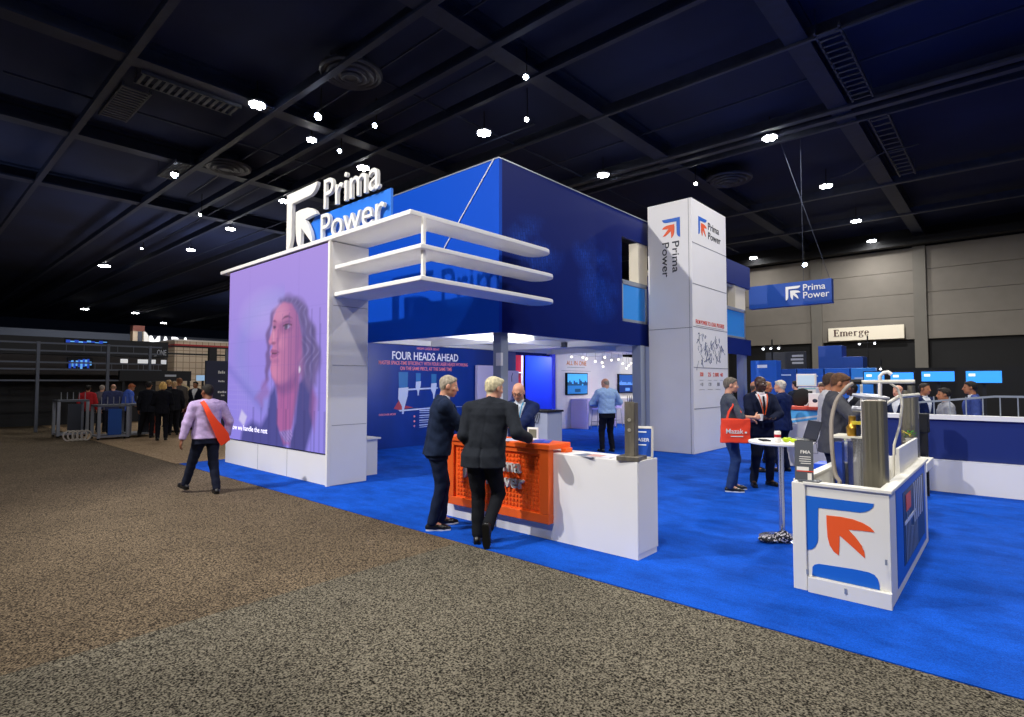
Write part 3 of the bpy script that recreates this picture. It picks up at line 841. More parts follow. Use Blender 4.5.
serif('Emerge', -8.72, 4.72, .44, 41.72).build('lettering', mat('sign_brown', '#4a2a28', .6), t)
# ================================================================== THE BOOTH
FX = lambda Xp: (lambda a, b, c: (Xp + c, a, b))        # plane facing +X
FY = lambda Yp: (lambda a, b, c: (a, Yp - c, b))        # plane facing -Y
m_white = mat('panel_white', '#e9e7e6', .5, var=.015, scale=2)
m_white2 = mat('panel_white_warm', '#ece8e2', .55)
m_joint = mat('joint_grey', '#8d8c90', .7)
m_navy = mat('panel_navy', '#082470', .55, spec=.1)
m_logoblue = mat('logo_blue', '#1463c8', .5)
m_orange = mat('logo_orange', '#ee5a24', .5)
m_ltr = mat('letter_white', '#dedcd8', .5)
m_text = mat('text_dark', '#35363c', .6)
m_grey = mat('post_grey', '#8e96a6', .45)

# ---------------- screen wall
O = (-10.5, 5.2, 0)
t = thing('screen_wall', 'tall white wall carrying the big purple video screen of a woman', 'display wall', O)
MB(O).box(-12.62, -8.40, 4.90, 5.60, .009, 4.07).build('body', m_white, t, bevel=.006)
m = MB(O).box(-12.62, -8.44, 4.885, 4.902, .01, .515); m.build('plinth_panel', m_white, t)
m = MB(O)
for x in (-11.05, -9.85): m.box(x - .004, x + .004, 4.882, 4.887, .01, .515)
for z in (1.0, 2.0, 3.0): m.box(-8.402, -8.397, 4.92, 5.58, z - .004, z + .004)
m.build('panel_joint', m_joint, t)
MB(O).box(-8.45, -8.395, 4.84, 4.90, 0, 4.07).build('edge_trim', m_white2, t, bevel=.004)
# the picture on the screen: computed pixel colours on a fine grid
def screen_picture(nu, nv):
    U, Vv = np.meshgrid((np.arange(nu) + .5) / nu, (np.arange(nv) + .5) / nv, indexing='ij')
    ax, az = 4.1, 3.55
    X, Z = U * ax, Vv * az
    def sd(poly):
        P_ = np.array(poly) * V3(ax, az); n = len(P_); d = np.full(X.shape, 1e9); s_ = np.ones(X.shape)
        j = n - 1
        for i in range(n):
            e = P_[j] - P_[i]; wx, wz = X - P_[i][0], Z - P_[i][1]
            k = np.clip((wx * e[0] + wz * e[1]) / (e @ e + 1e-9), 0, 1); d = np.minimum(d, (wx - e[0] * k) ** 2 + (wz - e[1] * k) ** 2)
            c1 = Z >= P_[i][1]; c2 = Z < P_[j][1]; c3 = e[0] * wz > e[1] * wx
            s_ = np.where((c1 & c2 & c3) | (~c1 & ~c2 & ~c3), -s_, s_); j = i
        return s_ * np.sqrt(d)
    def sm(poly, soft): return np.clip(.5 - sd(poly) / (2 * soft), 0, 1)
    def blob(u, v, ru, rv, p=1.0): return np.clip(1 - np.hypot((U - u) / ru, (Vv - v) / rv), 0, 1) ** p
    L3 = lambda h: V3(lin(h)[:3])
    top, bot = L3('#a98ee2'), L3('#8f84e6')
    img = top * Vv[..., None] + bot * (1 - Vv[..., None])
    def over(mk, c): 
        nonlocal img
        mk = np.clip(mk, 0, 1)[..., None]; img = img * (1 - mk) + (c if isinstance(c, np.ndarray) and c.ndim == 3 else V3(c)) * mk
    # big soft ring behind the head
    rr = np.hypot((U - .56) / .50, (Vv - .50) / .36)
    over(.55 * np.clip(1 - np.abs(rr - .80) / .25, 0, 1) * (U < .62), L3('#8a8cdc'))
    over(.55 * blob(.40, .72, .30, .16, .7), L3('#bcaef0'))
    gridl = ((np.abs((U * 38) % 1 - .5) > .43) | (np.abs((Vv * 34) % 1 - .5) > .43))
    over(.35 * gridl * blob(.42, .72, .26, .12, .5), L3('#9d92dd')); over(.30 * gridl * blob(.12, .26, .22, .2, .5), L3('#b1a5ee'))
    over(.5 * np.clip(1 - np.abs((Vv - .40) + .55 * (U - .05)) / .05, 0, 1) * (U < .42), L3('#746fca'))
    # shoulders and collar
    def wob(poly, amp, fr, ph=0.0):
        out = []
        for (u0, v0), (u1, v1) in zip(poly, poly[1:] + poly[:1]):
            for q in range(6):
                u, v = u0 + (u1 - u0) * q / 6, v0 + (v1 - v0) * q / 6; out.append((u + amp * math.sin(v * fr + ph), v + amp * .5 * math.sin(u * fr * 1.3 + ph)))
        return out
    suit = '#4a4994'
    over(sm([(.545, .33), (.487, .269), (.467, .166), (.40, .10), (.30, .12), (.19, .06), (.17, -.02), (.64, -.02), (.65, .05), (.60, .08)], .07), L3(suit))
    over(sm([(.755, .33), (.815, .39), (.866, .36), (.905, .264), (.89, .139), (.825, -.02), (.69, -.02), (.69, .04), (.735, .14)], .06), L3('#47458a'))
    over(.9 * sm([(.15, .12), (.18, .178), (.245, .143), (.21, .085)], .03), L3('#d3caf2'))
    over(.5 * sm([(.87, .34), (.93, .25), (.9, .1), (.86, .2)], .06), L3('#a868ac'))
    # wavy hair behind the face
    over(.9 * sm(wob([(.56, .768), (.64, .795), (.743, .772), (.83, .70), (.885, .60), (.93, .50), (.94, .40), (.90, .32), (.84, .30), (.78, .36), (.73, .5), (.7, .62), (.64, .72)], .012, 45), .07), L3('#6e5c96'))
    over(.85 * sm(wob([(.575, .77), (.497, .715), (.452, .635), (.432, .555), (.455, .52), (.432, .45), (.445, .38), (.41, .30), (.47, .36), (.495, .45), (.485, .55), (.50, .66)], .010, 60), .045), L3('#6c5089'))
    over(.7 * sm(wob([(.34, .25), (.40, .32), (.47, .36), (.47, .27), (.40, .20)], .012, 70), .07), L3('#936ab2'))
    # neck
    over(sm([(.55, .36), (.565, .25), (.565, .12), (.60, .07), (.63, .02), (.69, .02), (.705, .1), (.76, .32), (.77, .42), (.6, .40)], .04), L3('#ab609f'))
    over(.55 * sm([(.69, .40), (.73, .30), (.70, .12), (.72, .12), (.77, .32), (.775, .42)], .05), L3('#7d5590'))
    over(.75 * sm([(.545, .345), (.60, .325), (.70, .345), (.76, .40), (.72, .30), (.62, .27), (.56, .29)], .07), L3('#7f4f8c'))
    # face, lit from the left, its right half in violet shade
    face = wob([(.6, .762), (.545, .730), (.514, .690), (.502, .658), (.507, .632), (.488, .590), (.468, .562), (.474, .548), (.510, .535), (.497, .517), (.483, .501), (.492, .489), (.485, .474), (.500, .447), (.490, .410), (.503, .364), (.545, .33), (.607, .323), (.712, .357), (.785, .438), (.79, .556), (.745, .679), (.689, .745)], .002, 40)
    shade = np.clip((U - .50) / .26, 0, 1)[..., None]
    over(sm(face, .03), L3('#cf80ab') * (1 - shade) + L3('#9a5f9c') * shade)
    over(.45 * blob(.585, .705, .09, .06, .6), L3('#dd9cc0')); over(.40 * blob(.575, .545, .075, .055, .6), L3('#dd90b6')); over(.35 * blob(.545, .39, .05, .04, .6), L3('#d58cb4'))
    over(.5 * sm([(.545, .66), (.562, .60), (.545, .555), (.575, .56), (.60, .61), (.60, .65)], .05), L3('#95598f'))          # shaded side of the nose
    over(.5 * blob(.512, .60, .018, .07, .7), L3('#e6a6c4'))
    over(.65 * blob(.640, .632, .075, .045, .6), L3('#7b4d86')); over(.6 * blob(.523, .640, .03, .035, .6), L3('#7b4d86'))
    over(.75 * sm([(.617, .626), (.635, .637), (.660, .637), (.678, .628), (.660, .617), (.635, .616)], .012), L3('#b7a9d8'))
    over(.95 * blob(.638, .628, .019, .017, .3), L3('#33274d'))
    over(.85 * np.clip(1 - np.abs(Vv - .640 + 4 * (U - .648) ** 2) / .007, 0, 1) * (np.abs(U - .648) < .044), L3('#38243f'))
    over(.5 * np.clip(1 - np.abs(Vv - .655 + 4 * (U - .650) ** 2) / .006, 0, 1) * (np.abs(U - .648) < .04), L3('#6d437a'))
    over(.85 * sm([(.510, .640), (.53, .642), (.541, .634), (.528, .624), (.512, .628)], .010), L3('#4a355f'))
    over(.8 * sm([(.594, .668), (.62, .685), (.655, .688), (.698, .666), (.655, .676), (.62, .673)], .014), L3('#573461')); over(.75 * sm([(.503, .668), (.525, .674), (.548, .660), (.525, .662)], .012), L3('#573461'))
    over(.75 * blob(.517, .548, .030, .011, .6), L3('#62305c')); over(.45 * blob(.556, .556, .02, .024, .6), L3('#95538b'))
    over(.35 * sm([(.51, .535), (.56, .545), (.60, .50), (.58, .49)], .04), L3('#8d5590'))
    over(.75 * sm([(.497, .516), (.486, .503), (.505, .500), (.55, .500), (.580, .495), (.548, .511)], .012), L3('#8a4580')); over(.75 * sm([(.500, .490), (.488, .476), (.512, .467), (.55, .474), (.578, .492), (.54, .490)], .012), L3('#9c5590'))
    over(.85 * sm([(.497, .499), (.572, .497), (.54, .487), (.503, .489)], .009), L3('#3d2049'))
    over(.45 * blob(.535, .452, .05, .018, .6), L3('#85508d'))
    over(.5 * sm([(.50, .375), (.56, .335), (.65, .345), (.74, .40), (.70, .335), (.60, .31), (.54, .318)], .05), L3('#7d5090'))
    # hair over the cheek, lit strands
    hm = sm(wob([(.60, .768), (.69, .765), (.755, .695), (.80, .605), (.795, .52), (.765, .44), (.79, .37), (.86, .36), (.925, .43), (.93, .5), (.88, .60), (.825, .69), (.74, .765)], .012, 55), .06)
    over(.92 * hm, L3('#66588f'))
    st_ = np.clip(np.sin((U + .035 * np.sin(Vv * 22) + .02 * np.sin(Vv * 47)) * 130), 0, 1)
    over(.45 * st_ * hm, L3('#9488c6')); over(.30 * np.clip(np.sin((U + .03 * np.sin(Vv * 18 + 1)) * 75), 0, 1) * hm, L3('#4c4075'))
    over(.45 * blob(.775, .42, .05, .09, .6), L3('#b673ac')); over(.9 * blob(.768, .402, .010, .020, .5), L3('#e9e4fb'))
    over(.30 * (np.abs((U * 15) % 1 - .5) > .36) * (U > .60) * (Vv < .70) * (Vv > .2), L3('#56498c'))  # dark bars of reflection and moire, painted over the right half
    # necklace scarf
    sc = sm([(.588, .078), (.70, .098), (.715, .07), (.69, .03), (.645, .03)], .02)
    over(.85 * sc, L3('#a38fd6')); over(.7 * sc * (np.sin((U * 1.2 + Vv * 1.6) * 190) > .2), L3('#5b4aa0'))
    # darker vertical folds over the jacket and the seams between the screen modules
    over(.25 * (np.abs((U * 16) % 1 - .5) > .40) * (U > .5) * (Vv < .62), L3('#3c3a80')); over(.30 * (np.abs((U * 12 + .2) % 1 - .5) > .40) * (U > .28) * (Vv < .2), L3('#33306f'))
    over(.10 * ((np.abs((U * 8) % 1 - .5) > .487) | (np.abs((Vv * 7) % 1 - .5) > .487)), L3('#5a50a8'))
    return np.clip(img, 0, 1)
nu, nv = 150, 190
img = screen_picture(nu, nv)
gx = np.linspace(-12.53, -8.455, nu + 1); gz = np.linspace(.53, 4.062, nv + 1)
vv = np.array([(x - O[0], 4.872 - O[1], z) for x in gx for z in gz])
ii, jj = np.meshgrid(np.arange(nu), np.arange(nv), indexing='ij'); b_ = (ii * (nv + 1) + jj).ravel()
FF = np.stack([b_, b_ + nv + 1, b_ + nv + 2, b_ + 1], 1)
ip = np.pad(img, ((0, 1), (0, 1), (0, 0)), mode='edge')
scr = np_obj('led_screen', vv, FF, attr_mat('screen_glow', .6, .92), t, ip.reshape(-1, 3), label='glowing purple video image of a woman with open mouth looking up left')
MB(O).box(-12.55, -8.44, 4.874, 4.90, .515, 4.07).build('screen_housing', m_black, t)
m = MB(O); text_into(m, 'Now we handle the rest', lambda a, b, c: (a, 4.868 - c, b), 1.74, .105, .006, 0, .002, -12.36, .735); m.build('caption', mat('caption_white', '#e6e2fa', .5, emit=.9), scr)

# small white plinth behind the wall
O2 = (-9.2, 5.95, 0)
t = thing('plinth', 'low white plinth box on blue carpet against the back of the screen wall', 'plinth', O2)
MB(O2).box(-10.2, -8.86, 5.64, 6.14, 0, .66).build('body', m_white, t, bevel=.006); MB(O2).box(-10.22, -8.82, 5.63, 6.19, .66, .69).build('top', m_white2, t, bevel=.004)

# ---------------- three L shaped fins
def fin_poly(x0, xc, yf, yb, xi, ye):
    p = [(x0, yf), (xc, yf)]
    r = (xc - xi) / 2; cxm = (xc + xi) / 2
    for k in range(9):
        a = math.pi * k / 8; p.append((cxm + r * math.cos(a), ye - .001 - r + r * math.sin(a)))
    p += [(xi, yb), (x0, yb)]
    return p
def fin(lab, poly, z0, z1):
    m = MB((-6.6, 5.3, z0)).prism(poly, lambda a, b, c: (a, b, c), z0, z1)
    o = m.build('cantilever_fin', m_white, bevel=.012, smooth=True); o.location = (-6.6, 5.3, z0)
    return tag(o, lab, 'fin', 'white cantilever fins of the booth corner')
fin('uppermost of the three white fins, roofing the purple screen wall', fin_poly(-12.99, -6.25, 4.84, 5.60, -6.80, 8.20), 4.085, 4.16)
fin('middle white fin with rounded end jutting past the blue corner', fin_poly(-8.395, -6.12, 4.93, 5.60, -6.70, 8.15), 3.60, 3.67)
fin('lowest white fin with rounded end jutting past the blue corner', fin_poly(-8.395, -6.12, 4.93, 5.60, -6.70, 8.15), 3.145, 3.215)
o = MB((-6.19, 5.12, 3.15)).box(-6.235, -6.185, 5.02, 5.07, 3.215, 3.60).box(-6.235, -6.185, 5.02, 5.07, 3.67, 4.085).build('fin_post', m_white2, bevel=.004)
o.location = (-6.19, 5.12, 3.15); tag(o, 'slim white post joining the three fins at their corner', 'post')

# ---------------- roof letters
OS = (-8.6, 5.0, 4.16)
t = thing('roof_sign', 'standing white arrow emblem and company name on the screen wall roof', 'sign', OS)
def emblem(mb, poly, fn, a0, b0, w, h, c0, c1): mb.prism([(a0 + u * w, b0 + v * h) for u, v in poly], fn, c0, c1)
fn = FY(5.02)
m = MB(OS); emblem(m, BRACKET, fn, -10.16, 4.16 - .02, 1.12, 1.12, 0, .07); m.build('emblem_bracket', m_ltr, t, bevel=.008)
m = MB(OS); emblem(m, ARROW, fn, -10.16, 4.16 - .05, 1.12, 1.08, 0, .07); m.build('emblem_arrow', m_ltr, t, bevel=.008)
m = MB(OS); m.prism([(-9.33, 4.16), (-7.0, 4.16), (-7.0, 4.69), (-9.27, 4.69), (-9.42, 4.60)], FY(5.09), 0, .04); m.build('backing_panel', mat('sign_blue', '#1f6fd6', .45), t)
def word(name, string, x0, x1, zb, cap):
    """one mesh per letter, spaced like the set word"""
    vs, fs = text_geo(string, .0, 0); X0 = min(v[0] for v in vs); X1 = max(v[0] for v in vs); k = (x1 - x0) / (X1 - X0)
    for i, ch in enumerate(string):
        pv, _ = text_geo(string[:i + 1], .0, 0)
        gv, _ = text_geo(ch, .0, 0)
        right = max(v[0] for v in pv); w = max(v[0] for v in gv) - min(v[0] for v in gv)
        m = MB(OS); text_into(m, ch, FY(5.015), w * k, cap, .0, 0, .055, x0 + (right - w - X0) * k, zb)
        m.build('letter', m_ltr, t)
word('Prima', 'Prima', -8.83, -7.19, 4.72, .54)
word('Power', 'Power', -8.92, -7.05, 4.17, .49)

# ---------------- upper deck box
OD = (-9, 9, 2.63)
t = thing('upper_deck', 'dark blue upper storey of the booth with printed faces and window openings', 'booth storey', OD)
# printed panel: navy with a lighter machine like pattern in patches
def printed():
    m = bpy.data.materials.new('panel_print'); m.use_nodes = True; nt = m.node_tree; b = nt.nodes['Principled BSDF']
    b.inputs['Roughness'].default_value = .5; b.inputs['Specular IOR Level'].default_value = .08
    tc = nt.nodes.new('ShaderNodeTexCoord')
    def N(scale, stretch, loc=(0, 0, 0)):
        mp = nt.nodes.new('ShaderNodeMapping'); mp.inputs['Scale'].default_value = stretch; mp.inputs['Location'].default_value = loc
        nt.links.new(tc.outputs['Object'], mp.inputs[0]); n = nt.nodes.new('ShaderNodeTexNoise'); n.inputs['Scale'].default_value = scale; n.inputs['Detail'].default_value = 4
        nt.links.new(mp.outputs[0], n.inputs['Vector']); return n.outputs[0]
    def ramp(src, a, b_):
        r = nt.nodes.new('ShaderNodeMapRange'); r.inputs[1].default_value = a; r.inputs[2].default_value = b_; nt.links.new(src, r.inputs[0]); return r.outputs[0]
    def mul(a, b_):
        q = nt.nodes.new('ShaderNodeMath'); q.operation = 'MULTIPLY'; nt.links.new(a, q.inputs[0])
        if isinstance(b_, float): q.inputs[1].default_value = b_
        else: nt.links.new(b_, q.inputs[1])
        return q.outputs[0]
    # where the print shows: two soft patches on the face
    sep = nt.nodes.new('ShaderNodeSeparateXYZ'); nt.links.new(tc.outputs['Object'], sep.inputs[0])
    patches = None
    for (cy_, cz_, ry_, rz_) in ((-.55, 1.75, .95, .62), (1.5, 1.9, .9, .5), (1.7, 1.15, .9, .75), (2.9, 2.2, .5, .3)):
        def dist(out, c, r_):
            q = nt.nodes.new('ShaderNodeMath'); q.operation = 'SUBTRACT'; nt.links.new(out, q.inputs[0]); q.inputs[1].default_value = c
            p = nt.nodes.new('ShaderNodeMath'); p.operation = 'DIVIDE'; nt.links.new(q.outputs[0], p.inputs[0]); p.inputs[1].default_value = r_
            s_ = nt.nodes.new('ShaderNodeMath'); s_.operation = 'MULTIPLY'; nt.links.new(p.outputs[0], s_.inputs[0]); nt.links.new(p.outputs[0], s_.inputs[1]); return s_.outputs[0]
        a = nt.nodes.new('ShaderNodeMath'); a.operation = 'ADD'; nt.links.new(dist(sep.outputs[1], cy_, ry_), a.inputs[0]); nt.links.new(dist(sep.outputs[2], cz_, rz_), a.inputs[1])
        k = ramp(a.outputs[0], 1.1, .25)
        if patches is None: patches = k
        else:
            mx = nt.nodes.new('ShaderNodeMath'); mx.operation = 'MAXIMUM'; nt.links.new(patches, mx.inputs[0]); nt.links.new(k, mx.inputs[1]); patches = mx.outputs[0]
    bl = nt.nodes.new('ShaderNodeTexBrick'); bl.inputs['Scale'].default_value = 3.2; bl.inputs['Mortar Size'].default_value = .03
    mpb = nt.nodes.new('ShaderNodeMapping'); mpb.inputs['Rotation'].default_value = (0, R(90), R(10)); mpb.inputs['Scale'].default_value = (1, 1, 1)
    nt.links.new(tc.outputs['Object'], mpb.inputs[0]); nt.links.new(mpb.outputs[0], bl.inputs[0])
    bl.inputs['Color1'].default_value = (.9, .9, .9, 1); bl.inputs['Color2'].default_value = (.35, .35, .35, 1); bl.inputs['Mortar'].default_value = (.05, .05, .05, 1)
    fac = mul(mul(patches, ramp(N(1.7, (1, 1, 1.3)), .40, .60)), ramp(bl.outputs[0], -.3, 1.0))
    mix = nt.nodes.new('ShaderNodeMix'); mix.data_type = 'RGBA'
    nt.links.new(fac, mix.inputs[0]); mix.inputs[6].default_value = lin('#071c66'); mix.inputs[7].default_value = lin('#163f9e')
    nt.links.new(mix.outputs[2], b.inputs['Base Color'])
    return m
m_print = printed()
m_rimw = mat('frame_cream', '#e6dcc4', .5)
m_alu = mat('window_alu', '#9aa1aa', .4, .4)
m_bluewin = mat('window_blue', '#2b93ea', .15, spec=.6)
XR = -6.90
MB(OD).box(-12.45, XR, 7.36, 7.44, 2.63, 5.83).build('front_face', mat('panel_blue', '#0a48b8', .55, spec=.1), t)
MB(OD).box(XR - .08, XR, 7.44, 11.67, 2.63, 5.83).box(XR - .08, XR, 11.67, 14.2, 5.23, 5.83).box(XR - .08, XR, 11.67, 14.2, 2.63, 3.18).build('side_face', m_print, t, label='dark navy side face with faint printed machine pattern')
MB(OD).box(-12.45, -12.37, 7.44, 20.5, 2.63, 5.83).build('rear_face', m_navy, t)
MB(OD).box(-12.45, XR, 7.35, 7.45, 5.83, 5.85).box(XR - .09, XR + .01, 7.44, 14.2, 5.83, 5.85).build('top_edge', m_alu, t)
MB(OD).box(-12.37, XR - .1, 7.46, 20.5, 2.86, 2.96).build('deck_floor', m_white2, t)
m = MB(OD)
for y in (7.46, 10.1, 12.75, 15.6): m.box(-12.3, XR - .1, y, y + .14, 2.70, 2.86)
for x in (-12.2, -9.6, -7.14): m.box(x, x + .14, 7.6, 20.4, 2.72, 2.86)
m.build('underside_beam', mat('beam_white', '#d9dbe0', .5), t)
for (x, y) in ((-7.2, 9.2), (-7.2, 11.4), (-9.4, 12.72)): MB(OD).box(x - .09, x + .09, y - .06, y + .06, 2.70, 2.84).build('bracket', m_steel2, t)
# second bay beyond the tower
YB0, YB1 = 14.2, 20.5
MB(OD).box(XR - .08, XR, YB0, YB1, 5.02, 5.80).build('rear_band', m_navy, t); MB(OD).box(XR - .08, XR, YB0, YB1, 2.66, 3.20).build('rear_band', m_navy, t)
MB(OD).box(XR - 1.4, XR - 1.3, 15.5, YB1, 2.96, 4.95).build('inner_wall', m_navy, t)
MB(OD).box(XR - 1.3, XR - .1, 14.9, YB1 - .1, 4.96, 5.02).build('soffit', m_rimw, t)
def window(y0, y1, z0, zm, z1, wpost):
    w = MB(OD).box(XR - .09, XR - .02, y0, y1, z0, z0 + .07).box(XR - .09, XR - .02, y0, y1, zm - .09, zm + .02).box(XR - .09, XR - .02, y1 - .09, y1, z0, zm).box(XR - .09, XR - .02, y0, y0 + .05, z0, zm)
    w = w.build('window_frame', m_alu, t, bevel=.004)
    MB(OD).box(XR - .05, XR - .04, y0 + .05, y1 - .09, z0 + .07, zm - .09).build('pane', m_bluewin, w)
    MB(OD).box(XR - .30, XR - .04, y1 - wpost, y1 + .05, zm, z1).build('window_post', m_rimw, t)
window(11.70, 12.95, 3.18, 4.18, 5.23, .42)
MB(OD).box(XR - .8, XR - .7, 11.67, 12.6, 4.88, 5.02).build('railing', m_rimw, t)
window(15.0, 20.05, 3.20, 4.22, 5.02, .9)
OC = (-6.97, 7.52, 0)
def post(lab, x, y, z, w, plates=()):
    tp = thing('booth_post', lab, 'post', (x, y, 0))
    MB((x, y, 0)).box(x - w, x + w, y - w, y + w, 0, z).build('shaft', m_grey, tp, bevel=.006)
    MB((x, y, 0)).box(x - w * 1.5, x + w * 1.5, y - w * 1.5, y + w * 1.5, 0, .012).build('foot_plate', m_alu, tp)
    for z0, z1 in plates: MB((x, y, 0)).box(x - w * .2, x + w * 1.04, y - w * 1.06, y - w * .5, z0, z1).build('white_plate', m_white, tp)
post('square grey post under the near corner of the blue upper deck', -7.1, 7.62, 2.86, .10, ((1.32, 1.55), (2.02, 2.26)))
post('square grey post right of the open room, beside the white tower', -6.96, 12.55, 2.625, .12)
post('grey post under the far end of the blue deck, right of the white tower', -7.13, 20.2, 2.86, .13)
o = MB().tube([(-8.57, 7.34, 4.2), (-7.02, 7.345, 5.84)], .012, 5).build('stay_wire', m_white); tag(o, 'thin diagonal stay wire on the bright blue deck face', 'wire')

# ---------------- white tower
OT = (-6.3, 13.85, 0)
t = thing('white_tower', 'tall white square tower with company logos beside the blue deck', 'tower', OT)
MB(OT).box(-6.80, -5.64, 12.78, 14.95, .009, 6.17).build('body', m_white, t, bevel=.008)
m = MB(OT); m.box(-6.78, -5.66, 12.774, 12.782, 3.02, 3.034)
for z in (5.09, 4.09, 3.05, 2.07, 1.08): m.box(-5.642, -5.634, 12.80, 14.93, z - .008, z + .008)
m.box(-5.72, -5.71, 12.774, 12.782, 0, 6.15)
m.build('panel_joint', m_joint, t)
# front face: the logo turned a quarter clockwise
rot = lambda a, b, c: (-5.93 + b, 12.776 - c, 5.75 - a)      # a runs down, b runs to the right (negative = left of the corner)
m = MB(OT); m.prism([(u * .49, (v - 1) * .49) for u, v in BRACKET], rot, 0, .006); m.build('logo_bracket', m_logoblue, t)
m = MB(OT); m.prism([(u * .49, (v - 1) * .49) for u, v in ARROW], rot, 0, .006); m.build('logo_arrow', m_orange, t)
m = MB(OT); text_into(m, 'Prima', rot, .77, .185, .004, 0, .006, .58, -.205); m.build('logo_word', m_text, t)
m = MB(OT); text_into(m, 'Power', rot, .86, .185, .004, 0, .006, .58, -.47); m.build('logo_word', m_text, t)
sd = FX(-5.638)
m = MB(OT); m.prism([(13.17 + u * .50, 5.33 + v * .47) for u, v in BRACKET], sd, 0, .006); m.build('logo_bracket', m_logoblue, t)
m = MB(OT); m.prism([(13.17 + u * .50, 5.33 + v * .47) for u, v in ARROW], sd, 0, .006); m.build('logo_arrow', m_orange, t)
m = MB(OT); text_into(m, 'Prima', sd, .70, .19, .004, 0, .006, 13.76, 5.58); m.build('logo_word', m_text, t)
m = MB(OT); text_into(m, 'Power', sd, .80, .19, .004, 0, .006, 13.76, 5.34); m.build('logo_word', m_text, t)
m_red = mat('print_red', '#d8452f', .6)
m = MB(OT); text_into(m, 'FROM POWER TO A DUAL PROGRESS', sd, 1.78, .105, .004, 0, .004, 12.94, 3.13); m.build('headline', m_red, t)
m = MB(OT); m.box(-5.638, -5.634, 12.95, 14.7, 3.085, 3.093); m.build('subline', m_joint, t)
# pen drawing: wandering strokes
rnd = random.Random(5)
m = MB(OT)
for k in range(70):
    y0 = 13.05 + rnd.random() * 1.5; z0 = 2.2 + rnd.random() * .72; a = rnd.choice((1.3, 1.7, 1.5, .5, 2.4)) + rnd.random() * .5; L = .05 + rnd.random() * .22
    p = [(-5.634, y0 + math.cos(a) * L * q + .02 * math.sin(q * 6 + k), z0 - math.sin(a) * L * q) for q in (0, .35, .7, 1)]
    m.tube(p, .0055 if k % 5 else .012, 4)
m.build('line_drawing', mat('ink_blue_grey', '#6d7590', .7), t)
m = MB(OT)
for i, (yy, w) in enumerate(((13.14, .2), (13.62, .18), (13.95, .36), (14.40, .18))): text_into(m, ('300', '25', '2 800', '40')[i], sd, w, .10, .008, 0, .004, yy, 1.86)
m.build('red_figures', m_red, t)
m = MB(OT)
for i, yy in enumerate((13.16, 13.66, 14.2)):
    text_into(m, ('+10', '120', '1')[i], sd, .16, .09, .002, 0, .004, yy, 1.62)
for yy in (13.12, 13.62, 13.98, 14.38): m.box(-5.638, -5.634, yy, yy + .22, 1.76, 1.768)
for yy in (13.10, 13.60, 14.1): m.box(-5.638, -5.634, yy, yy + .3, 1.53, 1.538)
m.build('grey_figures', m_joint, t)
# narrow blue white side board between post and tower
o = MB((-6.98, 12.9, 0)).box(-7.0, -6.81, 12.80, 12.84, 0, 2.60).build('side_board', mat('board_pale', '#b9c4dc', .5), bevel=.004); tag(o, 'narrow pale blue board between the grey post and the white tower', 'board')
bpy.data.objects['side_board'].location = (-6.98, 12.9, 0)

# ---------------- graphic wall FOUR HEADS AHEAD
XG = -12.0
OG = (-12.1, 10.5, 0)
t = thing('graphic_wall', 'dark blue printed wall reading FOUR HEADS AHEAD under the deck', 'graphic wall', OG)
MB(OG).box(-12.12, XG, 7.55, 13.6, .009, 2.70).build('panel', mat('wall_print_blue', '#0c3288', .4, var=.18, scale=.7, stretch=(1, 2, .4)), t)
g_ = FX(XG)
m = MB(OG); text_into(m, 'FOUR HEADS AHEAD', g_, 2.32, .215, .010, 0, .006, 8.74, 2.315); m.build('headline', mat('print_white', '#f2f4fa', .5), t)
m_pink = mat('print_pink', '#f08c96', .6)
m = MB(OG); text_into(m, 'HIGH LASER BEAT', g_, .80, .075, .004, 0, .004, 9.55, 2.60); text_into(m, 'MASTER SPACE-TIME EFFICIENCY WITH FOUR LASER HEADS WORKING', g_, 3.12, .10, .006, 0, .004, 8.33, 2.175); text_into(m, 'ON THE SAME PIECE, AT THE SAME TIME', g_, 1.82, .10, .006, 0, .004, 9.0, 2.035); text_into(m, 'DISCOVER MORE', g_, .52, .05, .004, 0, .004, 8.35, .86); m.build('subtitle', m_pink, t)
m_pw = mat('print_pale', '#b9c8ea', .5)
m_pt = mat('print_teal', '#2e6fb0', .5)
for i, (y, z, k) in enumerate(((9.1, 1.98, 1.0), (9.60, 1.96, .55), (10.15, 1.94, .62))):
    m = MB(OG); m.prism([(y - .15 * k, z), (y + .15 * k, z), (y + .14 * k, z - .42 * k), (y - .14 * k, z - .42 * k)], g_, 0, .004); m.build('laser_head', m_pt, t)
    m = MB(OG); m.prism([(y - .15 * k, z - .42 * k), (y + .17 * k, z - .40 * k), (y + .15 * k, z - .62 * k), (y + .04 * k, z - .95 * k), (y + .02 * k, z - 1.1 * k), (y - .03 * k, z - 1.1 * k), (y - .04 * k, z - .9 * k), (y - .16 * k, z - .7 * k)], g_, 0, .005); m.build('laser_nozzle', m_pw, t)
m = MB(OG); m.prism([(9.2, 1.54), (10.3, 1.575), (10.3, 1.535), (9.2, 1.495)], g_, 0, .004); m.box(XG, XG + .004, 9.58, 9.62, 1.5, 1.62); m.box(XG, XG + .004, 10.08, 10.12, 1.5, 1.62); m.prism([(8.95, .985), (10.1, 1.02), (10.1, .985), (9.0, .945)], g_, 0, .004); m.build('sheet_line', m_pw, t)
m = MB(OG); m.prism([(8.80, 1.02), (9.0, 1.28), (9.13, 1.1), (9.45, 1.04), (9.0, .99)], g_, 0, .0045); m.build('spark_red', mat('print_dark_red', '#a23a4e', .6), t)
m = MB(OG)
for k in range(4):
    z = .93 - k * .13; m.box(XG, XG + .004, 9.65, 10.2 + .2 * (k % 2), z, z + .025); m.box(XG, XG + .004, 9.65, 10.0, z - .05, z - .035)
m.box(XG, XG + .004, 10.9, 11.3, 1.0, 1.012)
